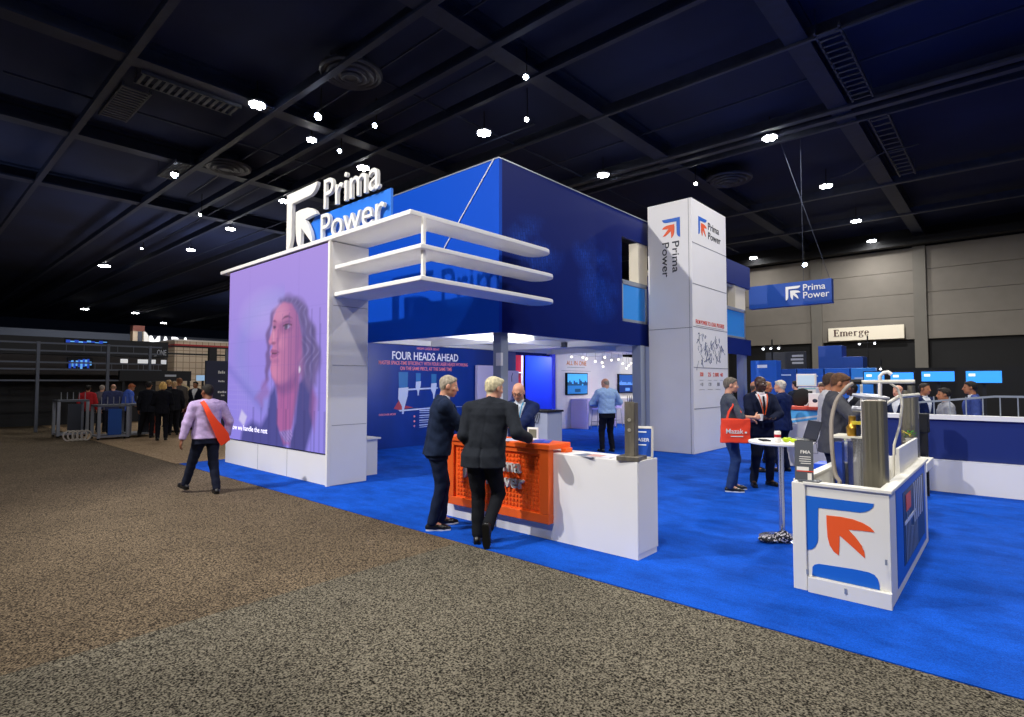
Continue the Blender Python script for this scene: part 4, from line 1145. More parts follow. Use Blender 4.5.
m.build('small_print', m_pw, t)
m = MB(OG)
for k in range(3): m.ball((XG, 9.48, .80 - k * .13), (.006, .03, .03), 8, 5)
m.build('bullet', m_pink, t)
# pale poster boards leaning on it
def poster(lab, y0, y1, z0, z1, seed):
    P0 = (XG + .1, (y0 + y1) / 2, z0)
    tp = thing('poster_board', lab, 'poster', P0)
    MB(P0).box(XG + .06, XG + .16, y0, y1, z0, z1).build('board', mat('poster_lilac', '#c7c2e6', .5), tp, bevel=.004)
    m = MB(P0); r_ = random.Random(seed)
    for k in range(9):
        yy = y0 + .25 + r_.random() * (y1 - y0 - .5); zz = z0 + .45 + r_.random() * (z1 - z0 - .7); a = r_.random() * 1.2 + .9
        m.tube([(XG + .163, yy, zz), (XG + .163, yy + .14 * math.cos(a), zz + .16), (XG + .163, yy + .2 * math.cos(a) + .05, zz + .28)], .014, 4)
    m.build('sketch', mat('poster_ink', '#33407c', .6), tp)
poster('pale lilac poster board left of the grey post, in front of the graphic wall', 11.7, 12.75, .05, 2.22, 4)
poster('pale lilac poster board seen right of the grey post', 12.9, 13.55, .05, 2.08, 9)

# ---------------- open room: shelving, blue wall, white wall with screens
OB = (-14.0, 15.6, 0)
t = thing('shelving_unit', 'white shelving with red and dark goods left of the bright blue wall', 'shelf', OB)
for y in (15.3, 15.9): pass
MB(OB).box(-14.35, -14.29, 15.3, 15.8, 0, 2.75).build('upright', m_white, t); MB(OB).box(-13.60, -13.56, 15.72, 15.8, 0, 2.75).build('upright', m_white, t)
for z in (.6, 1.1, 1.58, 2.05): MB(OB).box(-14.29, -13.62, 15.3, 15.8, z, z + .035).build('shelf', m_white, t)
MB(OB).box(-14.29, -13.62, 15.78, 15.82, .1, 2.75).build('back_panel', mat('panel_crimson', '#a0213c', .5), t)
for i, (x, z, h, c, lab) in enumerate(((-14.2, 2.085, .28, '#1c1b22', 'small black box on the top shelf beside the red panel'), (-13.95, 1.615, .22, '#a77f86', 'dusky pink box on the second shelf of the shelving'), (-13.8, 1.135, .2, '#d9d6dd', 'pale box on the third shelf of the shelving'), (-14.15, 1.135, .25, '#2a2632', 'dark case on the third shelf of the shelving'))):
    o = MB((x, 15.5, z)).box(x - .09, x + .12, 15.36, 15.7, z, z + h).build('goods_box', mat('goods_' + c[1:], c, .6), bevel=.012); o.location = (x, 15.5, z); tag(o, lab, 'box')
o = MB((-12.9, 16, 0)).box(-13.55, -12.27, 15.9, 16.06, 0, 2.78).box(-12.42, -12.27, 15.86, 15.9, 0, 2.78).build('blue_partition', mat('partition_blue', '#1a3cf0', .5)); o.location = (-12.9, 16, 0); tag(o, 'vivid blue partition wall at the back of the open room', 'partition')
XW = -12.25
OW = (-12.3, 19.5, 0)
t = thing('white_partition', 'white partition with two screens and an orange headline ALL IN ONE', 'partition', OW)
MB(OW).box(-12.36, XW, 16.1, 23.2, .009, 2.78).build('panel', m_white, t)
m = MB(OW); text_into(m, 'ALL IN ONE', FX(XW), 1.28, .17, .004, 0, .006, 16.72, 2.35); m.build('headline', mat('print_orange', '#e89a5a', .6), t)
m = MB(OW); m.box(XW, XW + .004, 16.75, 17.9, 2.26, 2.275); m.box(XW, XW + .004, 16.4, 18.3, 2.13, 2.142); m.build('small_print', m_joint, t)
def wall_tv(lab, y0, y1, z0, z1, sky, low, mid):
    P0 = (XW + .05, (y0 + y1) / 2, (z0 + z1) / 2)
    tv = thing('wall_screen', lab, 'screen', P0)
    MB(P0).box(XW + .004, XW + .09, y0, y1, z0, z1).build('housing', m_black, tv, bevel=.006)
    m = MB(P0); n = 12; H_ = (z1 - z0 - .08) / n
    cols = []
    mm = [mat('tv_' + c[1:], c, .3, emit=.75) for c in (sky, low, mid)]
    r_ = random.Random(int(y0 * 10))
    for i in range(n):
        for j in range(14):
            f_ = i / n; w_ = (y1 - y0 - .08) / 14
            m.mi = 1 if f_ < .35 else (2 if .35 <= f_ < .55 + .2 * math.sin(j * 1.7) * r_.random() else 0)
            if f_ > .08 and f_ < .2 and 4 < j < 9: m.mi = 2
            m.box(XW + .088, XW + .093, y0 + .04 + j * w_, y0 + .04 + (j + 1) * w_, z0 + .04 + i * H_, z0 + .04 + (i + 1) * H_)
    m.build('picture', mm, tv)
wall_tv('left wall screen with a bright blue sky picture on the white partition', 16.62, 17.97, 1.24, 2.06, '#4aa6e8', '#2d6fae', '#1d3f66')
wall_tv('right wall screen with a dark blue picture on the white partition', 20.25, 21.64, 1.25, 2.06, '#274f96', '#1a2f66', '#5a86c8')
OTb = (-11.9, 17.9, 0)
t = thing('bar_table', 'tall narrow table in lilac light under the left wall screen', 'table', OTb)
m_lil = mat('table_lilac_light', '#cfc3ec', .5)  # lilac light painted into the table and stool colour
MB(OTb).box(-12.24, -11.5, 16.95, 18.95, 1.02, 1.09).build('top', m_lil, t, bevel=.006)
MB(OTb).box(-12.24, -11.5, 16.95, 17.03, 0, 1.02).build('side_panel', m_lil, t); MB(OTb).box(-12.24, -11.5, 18.87, 18.95, 0, 1.02).build('side_panel', m_lil, t)
def stool(lab, x, y):
    t = thing('bar_stool', lab, 'stool', (x, y, 0), 0, 'bar stools in the open room')
    MB().box(-.2, .2, -.2, .2, .72, .77).build('seat', m_lil, t, bevel=.02); MB().box(.17, .21, -.2, .2, .77, 1.0).build('backrest', m_lil, t, bevel=.02)
    for sx_ in (-1, 1):
        for sy_ in (-1, 1): MB().tube([(sx_ * .17, sy_ * .17, .72), (sx_ * .22, sy_ * .22, 0)], .013, 6).build('leg', m_alu, t)
    MB().tube([(-.2, -.2, .28), (.2, -.2, .28), (.2, .2, .28), (-.2, .2, .28), (-.2, -.2, .28)], .01, 5).build('footrest', m_alu, t)
stool('left bar stool at the table in lilac light', -11.25, 17.35); stool('right bar stool at the table in lilac light, beside the man in blue', -11.25, 18.4)
stool('bar stool under the right wall screen', -11.4, 20.9)
o = MB((-12, 20.9, 0)).box(-12.24, -11.7, 20.2, 21.8, 1.0, 1.05).box(-12.24, -11.7, 20.2, 20.26, 0, 1.0).box(-12.24, -11.7, 21.74, 21.8, 0, 1.0).build('side_table', m_white, bevel=.004); o.location = (-12, 20.9, 0); tag(o, 'tall white side table under the right wall screen', 'table')
for k, (y, z) in enumerate(((17.0, 2.72), (17.6, 2.66), (18.0, 2.74), (18.5, 2.60), (18.8, 2.76), (19.3, 2.58), (19.6, 2.68), (20.1, 2.55), (20.5, 2.74), (20.9, 2.5), (21.2, 2.76), (21.5, 2.62), (19.0, 2.42), (20.4, 2.38))):
    x = -11.5 + .25 * math.sin(k * 2.1)
    tb = thing('pendant_bulb', 'small glowing bulb hanging from the ceiling of the open room', 'bulb', (x, y - 1.0, z - .12), 0, 'pendant bulbs of the open room')
    MB().ball((0, 0, 0), .036, 8, 6).build('bulb', mat('bulb_warm', '#fff0d8', emit=4), tb, smooth=True); MB().cyl((0, 0, .034), (0, 0, .88 - z + 2.1), .004, .004, 4).build('cord', m_black, tb)
OK_ = (-9.0, 9.6, 0)
t = thing('grey_cabinet', 'pale grey cabinet with cables on top behind the bald man', 'cabinet', (-5.98, 7.42, 0))
MB((0, 0, 0)).box(-.3, .3, -.2, .2, 0, 1.22).build('body', mat('cabinet_grey', '#a3a9bb', .5), t, bevel=.008); MB().box(-.32, .32, -.22, .22, 1.22, 1.25).build('top', m_black, t, bevel=.004)
m = MB()
for k in range(4): m.tube([(-.1 + k * .05, -.21, 1.2), (-.14 + k * .05, -.225, 1.12 - .02 * k), (-.06 + k * .06, -.225, 1.04), (.02 + k * .04, -.215, 1.14), (.05 + k * .03, -.21, 1.2)], .006, 5)
m.build('cable', m_black, t)
# ================================================================== RECEPTION COUNTER
OR = (-4.2, 5.0, 0)
t = thing('reception_counter', 'white reception counter with an orange perforated front panel', 'counter', OR)
MB(OR).box(-5.62, -2.72, 4.86, 5.24, 0.0, .945).build('body', m_white, t, bevel=.005)
m = MB(OR).box(-2.735, -2.715, 4.87, 5.255, .06, .95); m.build('end_panel', m_white2, t, bevel=.003)
m_or = mat('orange_lacquer', '#ff6a24', .45)
fr = MB(OR)
fr.box(-5.37, -3.74, 4.77, 4.86, .19, .29).box(-3.86, -3.74, 4.77, 4.86, .29, .985).box(-5.37, -5.25, 4.77, 4.86, .29, .985).box(-5.25, -3.86, 4.77, 4.86, .93, .985)
fr = fr.build('front_frame', m_or, t, bevel=.006)
m = MB(OR).box(-5.25, -3.86, 4.80, 4.86, .29, .93)
nx_, nz_ = 26, 12
for i in range(nx_):
    for k in range(nz_):
        x = -5.22 + 1.33 * (i + .5) / nx_; z = .31 + .60 * (k + .5) / nz_
        m.box(x - .016, x + .016, 4.788, 4.802, z - .012, z + .012)
m.build('studded_panel', m_or, t)
MB(OR).box(-5.40, -3.72, 4.75, 5.15, .985, 1.045).build('counter_top', m_or, t, bevel=.008)
MB(OR).box(-3.73, -3.66, 4.98, 5.10, .947, .992).build('hinge_bracket', m_or, t, bevel=.004)
fy = FY(4.788)
m = MB(OR); text_into(m, 'Prima', fy, .52, .155, .014, 0, .035, -4.655, .70); m.build('lettering', m_ltr, t, bevel=.003)
m = MB(OR); text_into(m, 'Power', fy, .58, .155, .014, 0, .035, -4.665, .525); m.build('lettering', m_ltr, t, bevel=.003)
m = MB(OR); m.prism([(-5.06 + u * .34, .53 + v * .34) for u, v in BRACKET], fy, 0, .035); m.build('emblem', m_ltr, t, bevel=.003)
m = MB(OR); m.prism([(-5.06 + u * .34, .53 + v * .34) for u, v in ARROW], fy, 0, .035); m.build('emblem', m_ltr, t, bevel=.003)
# things lying on it
def leaflet(lab, x, y, z, w, d, rz, cols, group=None):
    t = thing('leaflet', lab, 'leaflet', (x, y, z), R(rz), group)
    MB().box(-w / 2, w / 2, -d / 2, d / 2, 0, .004).build('sheet', mat('paper_' + cols[0][1:], cols[0], .5), t)
    if len(cols) > 1: MB().box(-w * .42, w * .10, -d * .40, d * .40, .004, .0052).build('print', mat('paper_' + cols[1][1:], cols[1], .5), t)
leaflet('blue leaflet at the right end of the orange counter top', -3.98, 4.95, 1.046, .21, .29, 30, ('#3a57c9', '#2440a6'))
leaflet('violet blue leaflet on the orange counter top beside the small framed card', -4.16, 5.02, 1.046, .21, .29, 12, ('#7a6fd0', '#c9c6ea'))
leaflet('white leaflet under the resting hand on the orange counter', -4.36, 4.9, 1.046, .21, .29, 50, ('#e7e4ea', '#aeb4d2'))
leaflet('pale leaflet with a pinkish print on the white counter top', -3.22, 4.99, .946, .30, .21, 8, ('#dcd9e2', '#c99a96'))
leaflet('grey leaflet slid half under the pale pinkish one', -3.34, 4.95, .9455, .28, .2, -14, ('#9fa3b0', '#6c7284'))
leaflet('white leaflet under the left man\'s hand on the orange counter', -4.98, 4.92, 1.046, .21, .29, 0, ('#e9d8d8', '#c88f98'))
t = thing('card_frame', 'small standing framed card on the orange counter before the bald man', 'frame', (-4.22, 5.09, 1.045), R(12))
MB().box(-.07, .07, -.012, .012, 0, .14).build('frame', m_white2, t, bevel=.004); MB().box(-.052, .052, -.0135, -.012, .02, .12).build('picture', mat('card_olive', '#75735f', .5), t)
t = thing('metal_sample', 'upright rusty grey square metal tube on a square base plate', 'metal tube', (-2.84, 4.96, .945), R(8))
m_raw = mat('raw_metal', '#7d776c', .45, .55, var=.35, scale=14, bump=.15, bscale=40, stretch=(1, 1, .25))
MB().box(-.115, .115, -.115, .115, 0, .045).build('base_plate', m_raw, t, bevel=.003)
m = MB(); w_ = .052
m.box(-w_, w_, -w_, -w_ + .008, .045, .58).box(-w_, w_, w_ - .008, w_, .045, .50).box(-w_, -w_ + .008, -w_, w_, .045, .56).box(w_ - .008, w_, -w_, w_, .045, .57); m.build('tube', m_raw, t, bevel=.003)
for z in (.40, .30): MB().lathe([(.018, -.004), (.018, .004)], (0, 0, 0), 12).build('cut_hole', mat('pale_metal', '#b8b2a4', .4, .5), t); o = C.objects[-1]
k_ = 0
for ch in t.children:
    if ch.name.startswith('cut_hole'): ch.rotation_euler = (R(90), 0, 0); ch.location = (0, -w_ - .002, .40 - .1 * k_); k_ += 1
for x in (-.02, .0, .02): MB().box(x - .003, x + .003, -.05, -.044, .58, .64).build('prong', m_raw, t)
t = thing('tilted_frame', 'white tilted picture frame with a blue print behind the metal tube', 'frame', (-2.84, 5.13, .946), R(20))
fr = Euler((R(-9), 0, 0)).to_matrix()
def tilt(m):
    m.v = [tuple(fr @ Vector(p)) for p in m.v]; return m
tilt(MB().box(-.13, .13, -.01, .01, 0, .02).box(-.13, .13, -.01, .01, .30, .325).box(-.13, -.108, -.01, .01, 0, .325).box(.108, .13, -.01, .01, 0, .325)).build('frame', m_white2, t, bevel=.003)
tilt(MB().box(-.108, .108, -.004, .004, .02, .30)).build('picture', mat('frame_blue', '#1f4fb0', .4), t)
m = MB(); text_into(m, 'LASER', FY(-.005), .14, .035, .004, 0, .002, -.05, .17); m.box(-.09, .06, -.0065, -.005, .26, .272); m.box(-.06, .06, -.0065, -.005, .13, .14); tilt(m).build('print', mat('print_white', '#f2f4fa', .5), t)
tilt(MB().box(-.015, .015, .008, .012, 0.0, .2)).build('stand', m_white2, t)

# ================================================================== DISPLAY BIN (near right)
OD2 = (-1.06, 6.3, 0)
t = thing('display_bin', 'open white display bin with the blue and orange arrow emblem on its front', 'display box', OD2)
m_bin = mat('bin_white', '#e4e1d8', .5, var=.02, scale=3)
MB(OD2).box(-1.30, -.72, 5.11, 5.16, .0, .875).build('front_panel', m_bin, t, bevel=.004)
MB(OD2).box(-1.405, -1.30, 5.095, 5.20, .0, .885).build('corner_post', m_bin, t, bevel=.006)
MB(OD2).box(-.77, -.72, 5.16, 7.55, .0, .885).build('side_panel', m_bin, t, bevel=.004); MB(OD2).box(-1.405, -1.355, 5.20, 7.75, .0, .885).build('side_panel', m_bin, t, bevel=.004)
MB(OD2).box(-1.355, -.77, 7.50, 7.55, 0, .885).build('back_panel', m_bin, t); MB(OD2).box(-1.355, -.77, 5.16, 7.5, .1, .14).build('floor_board', m_bin, t)
MB(OD2).box(-1.32, -.70, 5.09, 5.18, .868, .895).build('top_rim', m_bin, t, bevel=.005); MB(OD2).box(-.79, -.70, 5.18, 7.55, .868, .895).build('top_rim', m_bin, t, bevel=.005); MB(OD2).box(-1.42, -1.34, 5.20, 7.75, .868, .895).build('top_rim', m_bin, t, bevel=.005)
MB(OD2).box(-1.29, -.715, 5.07, 5.112, .0, .128).build('toe_board', m_bin, t, bevel=.004)
fy = FY(5.109)
m = MB(OD2); m.prism([(-1.301 + u * .481, .318 + v * .462) for u, v in BRACKET], fy, 0, .003); m.build('emblem_bracket', m_logoblue, t)
m = MB(OD2); m.prism([(-1.301 + u * .481, .318 + v * .462) for u, v in ARROW], fy, 0, .003); m.build('emblem_arrow', m_orange, t)
m = MB(OD2); m.prism([(-1.266, .135), (-1.262, .205), (-1.245, .228), (-1.215, .24), (-.96, .252), (-.87, .250), (-.83, .238), (-.81, .215), (-.80, .18), (-.797, .131)], fy, 0, .003); m.build('emblem_stripe', m_logoblue, t)
m = MB(OD2)
for (x, z) in ((-1.02, .08), (-.745, .36), (-1.29, .17)): m.box(x - .008, x + .008, 5.062, 5.072, z - .02, z + .02)
m.build('clip', m_alu, t)
# printed side
m = MB(OD2); m.box(-.722, -.716, 5.40, 7.35, .08, .85); m.build('side_print', m_logoblue, t)
m = MB(OD2); m.box(-.717, -.713, 5.75, 7.2, .17, .78); pm = m.build('side_picture', mat('side_dark', '#26303c', .4), t)
m = MB(OD2)
for k in range(9): m.box(-.7135, -.710, 5.85 + k * .09, 5.90 + k * .09, .18, .50 + .1 * math.sin(k))
m.build('picture_tubes', mat('side_tube', '#7f8790', .4), pm)
m = MB(OD2); m.box(-.7135, -.710, 5.9, 6.2, .60, .74); m.build('picture_patch', m_orange, pm)
m = MB(OD2)
for k in range(5): m.box(-.7135, -.709, 6.4 + k * .14, 6.45 + k * .14, .42, .78)
m.box(-.7135, -.709, 5.8, 6.6, .50, .53); m.build('picture_pipes', mat('side_pale', '#d9dce2', .4), pm)
# info card on the corner
t = thing('info_card', 'dark grey info card lettered FMA on the bin corner', 'sign', (-1.31, 5.13, .886))
MB((-1.31, 5.13, .886)).box(-1.36, -1.20, 5.10, 5.20, .895, .905).build('foot', mat('card_grey', '#5c6068', .5), t)
P0 = (-1.31, 5.13, .886)
fr2 = Euler((R(-8), 0, R(12))).to_matrix()
def tl(m): m.v = [tuple(fr2 @ Vector(p)) for p in m.v]; return m
tl(MB().box(-.075, .065, -.004, .004, .015, .34)).build('card', mat('card_dark', '#55585f', .5), t)
m = MB(); text_into(m, 'FMA', FY(-.005), .075, .028, .012, 0, .001, -.03, .235)
for k in range(4): m.box(-.04 + .01 * (k == 3), .045, -.006, -.005, .205 - k * .018, .211 - k * .018)
tl(m).build('lettering', m_white2, t)
m = MB(); m.box(-.06, .03, -.006, -.0045, .095, .125); tl(m).build('white_strip', m_white2, t); m = MB(); m.box(-.06, .065, -.0062, -.0045, .085, .094); tl(m).build('red_strip', m_red, t); m = MB(); m.box(.02, .05, -.006, -.0045, .02, .075); tl(m).build('white_tag', m_white2, t)
# extruded metal columns standing in and behind the bin
m_ext = mat('extruded_metal', '#8a8678', .38, .75, var=.18, scale=10, stretch=(1, 1, .05))
def column(lab, x, y, z0, z1, w, rz, rings=()):
    t = thing('metal_column', lab, 'metal profile', (x, y, z0), R(rz))
    poly = []
    for k in range(40):
        a = 2 * math.pi * k / 40; sq = 1 / max(abs(math.cos(a)), abs(math.sin(a))); r_ = w * min(sq, 1.18) * (1 - .05 * (k % 5 == 2))
        poly.append((r_ * math.cos(a), r_ * math.sin(a)))
    m = MB(); m.prism(poly, lambda a, b, c: (a, b, c), 0, z1 - z0); m.build('profile', m_ext, t)
    MB().box(-w * .8, w * .8, -w * .8, w * .8, z1 - z0, z1 - z0 + .006).build('end_face', mat('pale_metal', '#b8b2a4', .4, .5), t)
    for (dx, r_, h_) in rings: MB().lathe([(r_, 0), (r_, h_), (r_ * .7, h_), (r_ * .7, h_ - .02)], (dx, 0, z1 - z0 + .006), 16).build('ring', m_ext, t, smooth=True)
    return t
column('large ribbed metal column standing in the bin behind the emblem front', -.872, 5.56, .14, 1.56, .092, 8)
t = thing('side_shelf', 'small white shelf box behind the bin carrying the second metal column', 'shelf', (-.95, 8.2, 0))
MB((-.95, 8.2, 0)).box(-1.13, -.74, 7.85, 8.55, .70, .80).build('top', m_bin, t, bevel=.006); MB((-.95, 8.2, 0)).box(-1.05, -.82, 8.0, 8.4, 0, .70).build('pedestal', m_bin, t)
column('second metal column with rings on top, behind the bin', -.945, 8.36, .80, 1.56, .088, 0, ((-.02, .055, .05), (.025, .04, .11)))
column('short square metal post with a plant on top', -.92, 8.02, .80, 1.02, .062, 0)
t = thing('potted_plant', 'little green and yellow plant on the short metal post', 'plant', (-.92, 8.02, 1.026))
MB().lathe([(.03, 0), (.042, .035), (.036, .035)], (0, 0, 0), 10).build('pot', mat('pot_pale', '#c9c6bb', .6), t, smooth=True)
r_ = random.Random(3)
for k in range(16):
    a = r_.random() * 6.28; rr_ = .02 + .05 * r_.random(); z = .05 + .07 * r_.random()
    m = MB(); c = Vector((rr_ * math.cos(a), rr_ * math.sin(a), z)); d = Vector((math.cos(a), math.sin(a), .5)) * .028; s_ = Vector((-math.sin(a), math.cos(a), 0)) * .014
    m.add([c - d, c + s_ + Vector((0, 0, .004)), c + d, c - s_ + Vector((0, 0, .004)), c + Vector((0, 0, -.004))], [(0, 1, 2, 3), (0, 4, 1), (1, 4, 2), (2, 4, 3), (3, 4, 0)])
    m.build('leaf', mat('leaf_green', '#3f8a2c', .6) if k % 3 else mat('leaf_yellow', '#d9c640', .6), t)
# machine in the bin
t = thing('suction_machine', 'tube machine with a metal drum, white pipes and a ribbed hose inside the bin', 'machine', (-1.1, 6.4, .14))
OM = (-1.1, 6.4, .14)
m_chrome = mat('brushed_chrome', '#c9ccd6', .18, .9)
m_pipe = mat('pipe_cream', '#d6d2c4', .4)
MB(OM).lathe([(.15, 0), (.15, .98), (.16, .985), (.16, 1.02)], (-1.17, 6.6, .14), 24).build('drum', m_chrome, t, smooth=True)
MB(OM).box(-1.40, -.98, 6.45, 6.8, 1.15, 1.175).build('top_plate', m_pipe, t, bevel=.004)
MB(OM).box(-1.345, -1.28, 6.35, 6.47, .16, 1.12).build('blue_pane', mat('machine_blue', '#2c49a8', .2, .3), t)
MB(OM).lathe([(.05, 0), (.06, .08), (.035, .12), (.035, .2)], (-1.22, 6.55, 1.175), 14).build('brass_fitting', mat('brass', '#b58a35', .3, .8), t, smooth=True)
m = MB(OM); m.tube([(-1.16, 6.5, 1.18), (-1.16, 6.5, 1.38), (-1.09, 6.45, 1.42)], .02, 8); m.tube([(-1.12, 6.6, 1.18), (-1.12, 6.6, 1.34)], .028, 8); m.build('valve_block', m_steel, t, smooth=True)
m = MB(OM); m.box(-1.2, -1.08, 6.4, 6.46, 1.30, 1.33); m.build('yellow_lever', mat('lever_yellow', '#d8c23a', .4), t)
hose = [(-1.131, 5.5, .868), (-1.176, 5.55, .908), (-1.208, 5.6, 1.152), (-1.229, 5.7, 1.376), (-1.207, 5.8, 1.555), (-1.145, 5.95, 1.674), (-1.123, 6.1, 1.711)]
hp_ = []
for i in range(len(hose) - 1):
    for q_ in range(6): hp_.append(Vector(hose[i]).lerp(Vector(hose[i + 1]), q_ / 6))
for _ in range(4): hp_ = [hp_[0]] + [(hp_[i - 1] + hp_[i] * 2 + hp_[i + 1]) / 4 for i in range(1, len(hp_) - 1)] + [hp_[-1]]
hp_ = [Vector((-1.12, 5.45, .2)), Vector((-1.12, 5.47, .6))] + hp_
MB(OM).tube(hp_, .017, 10).build('ribbed_hose', mat('hose_taupe', '#8f857c', .5), t, smooth=True)
MB(OM).tube([(-1.141, 6.2, 1.72), (-.654, 6.2, 1.724)], .019, 10).build('cross_pipe', m_pipe, t, smooth=True)
MB(OM).tube([(-1.16, 6.19, 1.72), (-1.07, 6.2, 1.722)], .026, 8).build('pipe_sleeve', m_black, t, smooth=True)
MB(OM).tube([(-.924, 6.2, 1.40), (-.924, 6.2, 1.599), (-.92, 6.2, 1.776), (-.89, 6.2, 1.806), (-.857, 6.2, 1.813), (-.83, 6.2, 1.79)], .017, 8).build('hook_pipe', m_white2, t, smooth=True)
MB(OM).tube([(-.857, 6.3, 1.71), (-.80, 6.3, 1.66), (-.768, 6.3, 1.56), (-.768, 6.3, 1.506), (-.789, 6.3, 1.32), (-.839, 6.3, 1.13), (-.861, 6.3, .5)], .011, 8).build('arched_pipe', m_pipe, t, smooth=True)
MB(OM).box(-1.098, -1.078, 6.28, 6.30, 1.2, 1.70).build('upright', m_white2, t)
MB(OM).tube([(-1.15, 6.2, 1.60), (-1.05, 6.2, 1.583), (-.95, 6.2, 1.578), (-.85, 6.2, 1.57)], [.012, .03, .026, .01], 8).build('shuttle_arm', mat('arm_grey', '#a8aab4', .35, .4), t, smooth=True)
MB(OM).tube([(-1.17, 6.3, 1.46), (-1.05, 6.3, 1.455), (-.97, 6.3, 1.46)], [.03, .024, .012], 8).build('shuttle_arm', mat('arm_grey', '#a8aab4'), t, smooth=True)
MB(OM).tube([(-.94, 6.1, 1.46), (-.80, 6.35, 1.58), (-.66, 6.5, 1.60)], .018, 8).build('diagonal_pipe', m_pipe, t, smooth=True)
MB(OM).box(-.80, -.775, 6.1, 7.4, .14, 1.12).build('inner_board', m_bin, t)
# far railing and panels right behind
t = thing('low_barrier', 'low barrier with thin dark bars behind the metal columns', 'barrier', (-.6, 11.2, 0))
MB((-.6, 11.2, 0)).box(-1.6, 2.5, 11.1, 11.3, 1.13, 1.2).build('ledge', m_white, t); MB((-.6, 11.2, 0)).box(-1.6, 2.5, 11.15, 11.25, .06, 1.13).build('panel', mat('barrier_navy', '#12286e', .5), t)
m = MB((-.6, 11.2, 0)); m.bar((-1.4, 11.2, 1.36), (-.2, 11.2, 1.5), .035, .03); m.bar((-.2, 11.2, 1.5), (2.4, 11.2, 1.5), .035, .03)
m.build('hand_rail', m_alu, t)
for k in range(16): MB((-.6, 11.2, 0)).box(-1.35 + k * .2, -1.335 + k * .2, 11.19, 11.21, 1.2, 1.38 if k < 2 else 1.49).build('bar', m_alu, t)
MB((-.6, 11.2, 0)).box(-1.6, 2.5, 11.05, 11.35, 0, .5).build('base', m_white, t)
o = MB((-1.02, 10.5, 1.0)).box(-1.10, -.96, 10.45, 10.7, .95, 1.24).build('black_case', m_black, bevel=.01); o.location = (-1.02, 10.5, 1.0)
tag(o, 'small black case on a stand in front of the blue barrier', 'case'); MB().box(-.05, .05, -.05, .05, -1.0, -.05).build('stand', m_black, o)

# ================================================================== HIGH TABLE
t = thing('high_table', 'round white high table on a chrome pole beside the display bin', 'table', (-1.93, 6.62, 0))
MB().lathe([(.31, 0), (.33, .01), (.33, .03), (.31, .035)], (0, 0, 1.035), 36).build('top', m_white, t, smooth=True)
MB().lathe([(.03, .02), (.03, 1.03), (.09, 1.035)], (0, 0, 0), 16).build('pole', m_chrome, t, smooth=True); MB().lathe([(.24, 0), (.24, .012), (.06, .03), (.03, .05)], (0, 0, 0), 28).build('foot', m_chrome, t, smooth=True)
TZ = 1.071
t = thing('laptop', 'open black laptop on the round high table', 'laptop', (-1.78, 6.80, TZ), R(-50))
MB().box(-.15, .15, -.11, .11, 0, .016).build('base', mat('laptop_black', '#1a1b20', .4), t, bevel=.004)
q_ = Euler((R(-18), 0, 0)).to_matrix(); m = MB().box(-.15, .15, -.005, .005, 0, .21); m.v = [tuple(q_ @ Vector(p) + Vector((0, .11, .014))) for p in m.v]; m.build('screen', mat('laptop_grey', '#2c2e36', .35), t, bevel=.003)
t = thing('drink_can', 'white drink can with red print on the round high table', 'can', (-1.90, 6.42, TZ))
MB().lathe([(.027, 0), (.033, .008), (.033, .112), (.027, .122), (.025, .118)], (0, 0, 0), 20).build('can', m_white2, t, smooth=True); MB().lathe([(.0335, .055), (.0335, .085)], (0, 0, 0), 20).build('red_print', mat('can_red', '#b3122b', .4), t, smooth=True)
t = thing('phone', 'black phone lying at the left edge of the round high table', 'phone', (-2.06, 6.50, TZ), R(35)); MB().box(-.045, .045, -.08, .08, 0, .014).build('case', m_black, t, bevel=.005)
for (x, y, rz, lab) in ((-1.80, 6.50, 20, 'neon yellow safety glasses nearest the info card on the high table'), (-1.86, 6.62, 60, 'neon yellow safety glasses behind the drink can')):
    t = thing('safety_glasses', lab, 'glasses', (x, y, TZ + .02), R(rz)); mn = mat('neon_yellow', '#c4dd22', .4)
    for s_ in (-1, 1): MB().ball((.034 * s_, 0, 0), (.032, .012, .022), 10, 6).build('lens', mn, t, smooth=True); MB().tube([(.062 * s_, 0, .005), (.066 * s_, .07, .004), (.06 * s_, .12, -.01)], .006, 6).build('temple', mn, t)
    MB().tube([(-.012, 0, .006), (0, -.006, .009), (.012, 0, .006)], .006, 6).build('bridge', mn, t)
# patterned bag on the floor at the table foot
f = Field((-.34, -.24, -.02), (.34, .24, .26), .012)
f.ell((-.12, 0, .05), (.2, .13, .05), None, .04); f.ell((.1, 0, .08), (.15, .15, .09), None, .05); f.cone((.02, .02, .05), (.12, 0, .15), .06, .05, .04); f.wrinkle(.01, 1.6, 2); f.cut(lambda X, Y, Z: .004 - Z + 0 * X + 0 * Y)
v, F = f.mesh()
def spotted():
    m = bpy.data.materials.new('spotted_cloth'); m.use_nodes = True; nt = m.node_tree; b = nt.nodes['Principled BSDF']; b.inputs['Roughness'].default_value = .8
    tc = nt.nodes.new('ShaderNodeTexCoord'); vo = nt.nodes.new('ShaderNodeTexVoronoi'); vo.inputs['Scale'].default_value = 26
    r = nt.nodes.new('ShaderNodeValToRGB'); r.color_ramp.interpolation = 'CONSTANT'; e = r.color_ramp.elements; e[0].color = lin('#d9d6dc'); e[1].position = .42; e[1].color = lin('#11131f')
    e2 = r.color_ramp.elements.new(.16); e2.color = lin('#a24a52'); e3 = r.color_ramp.elements.new(.2); e3.color = lin('#d5d2d8')
    nt.links.new(tc.outputs['Object'], vo.inputs['Vector']); nt.links.new(vo.outputs['Distance'], r.inputs[0]); nt.links.new(r.outputs[0], b.inputs['Base Color']); return m
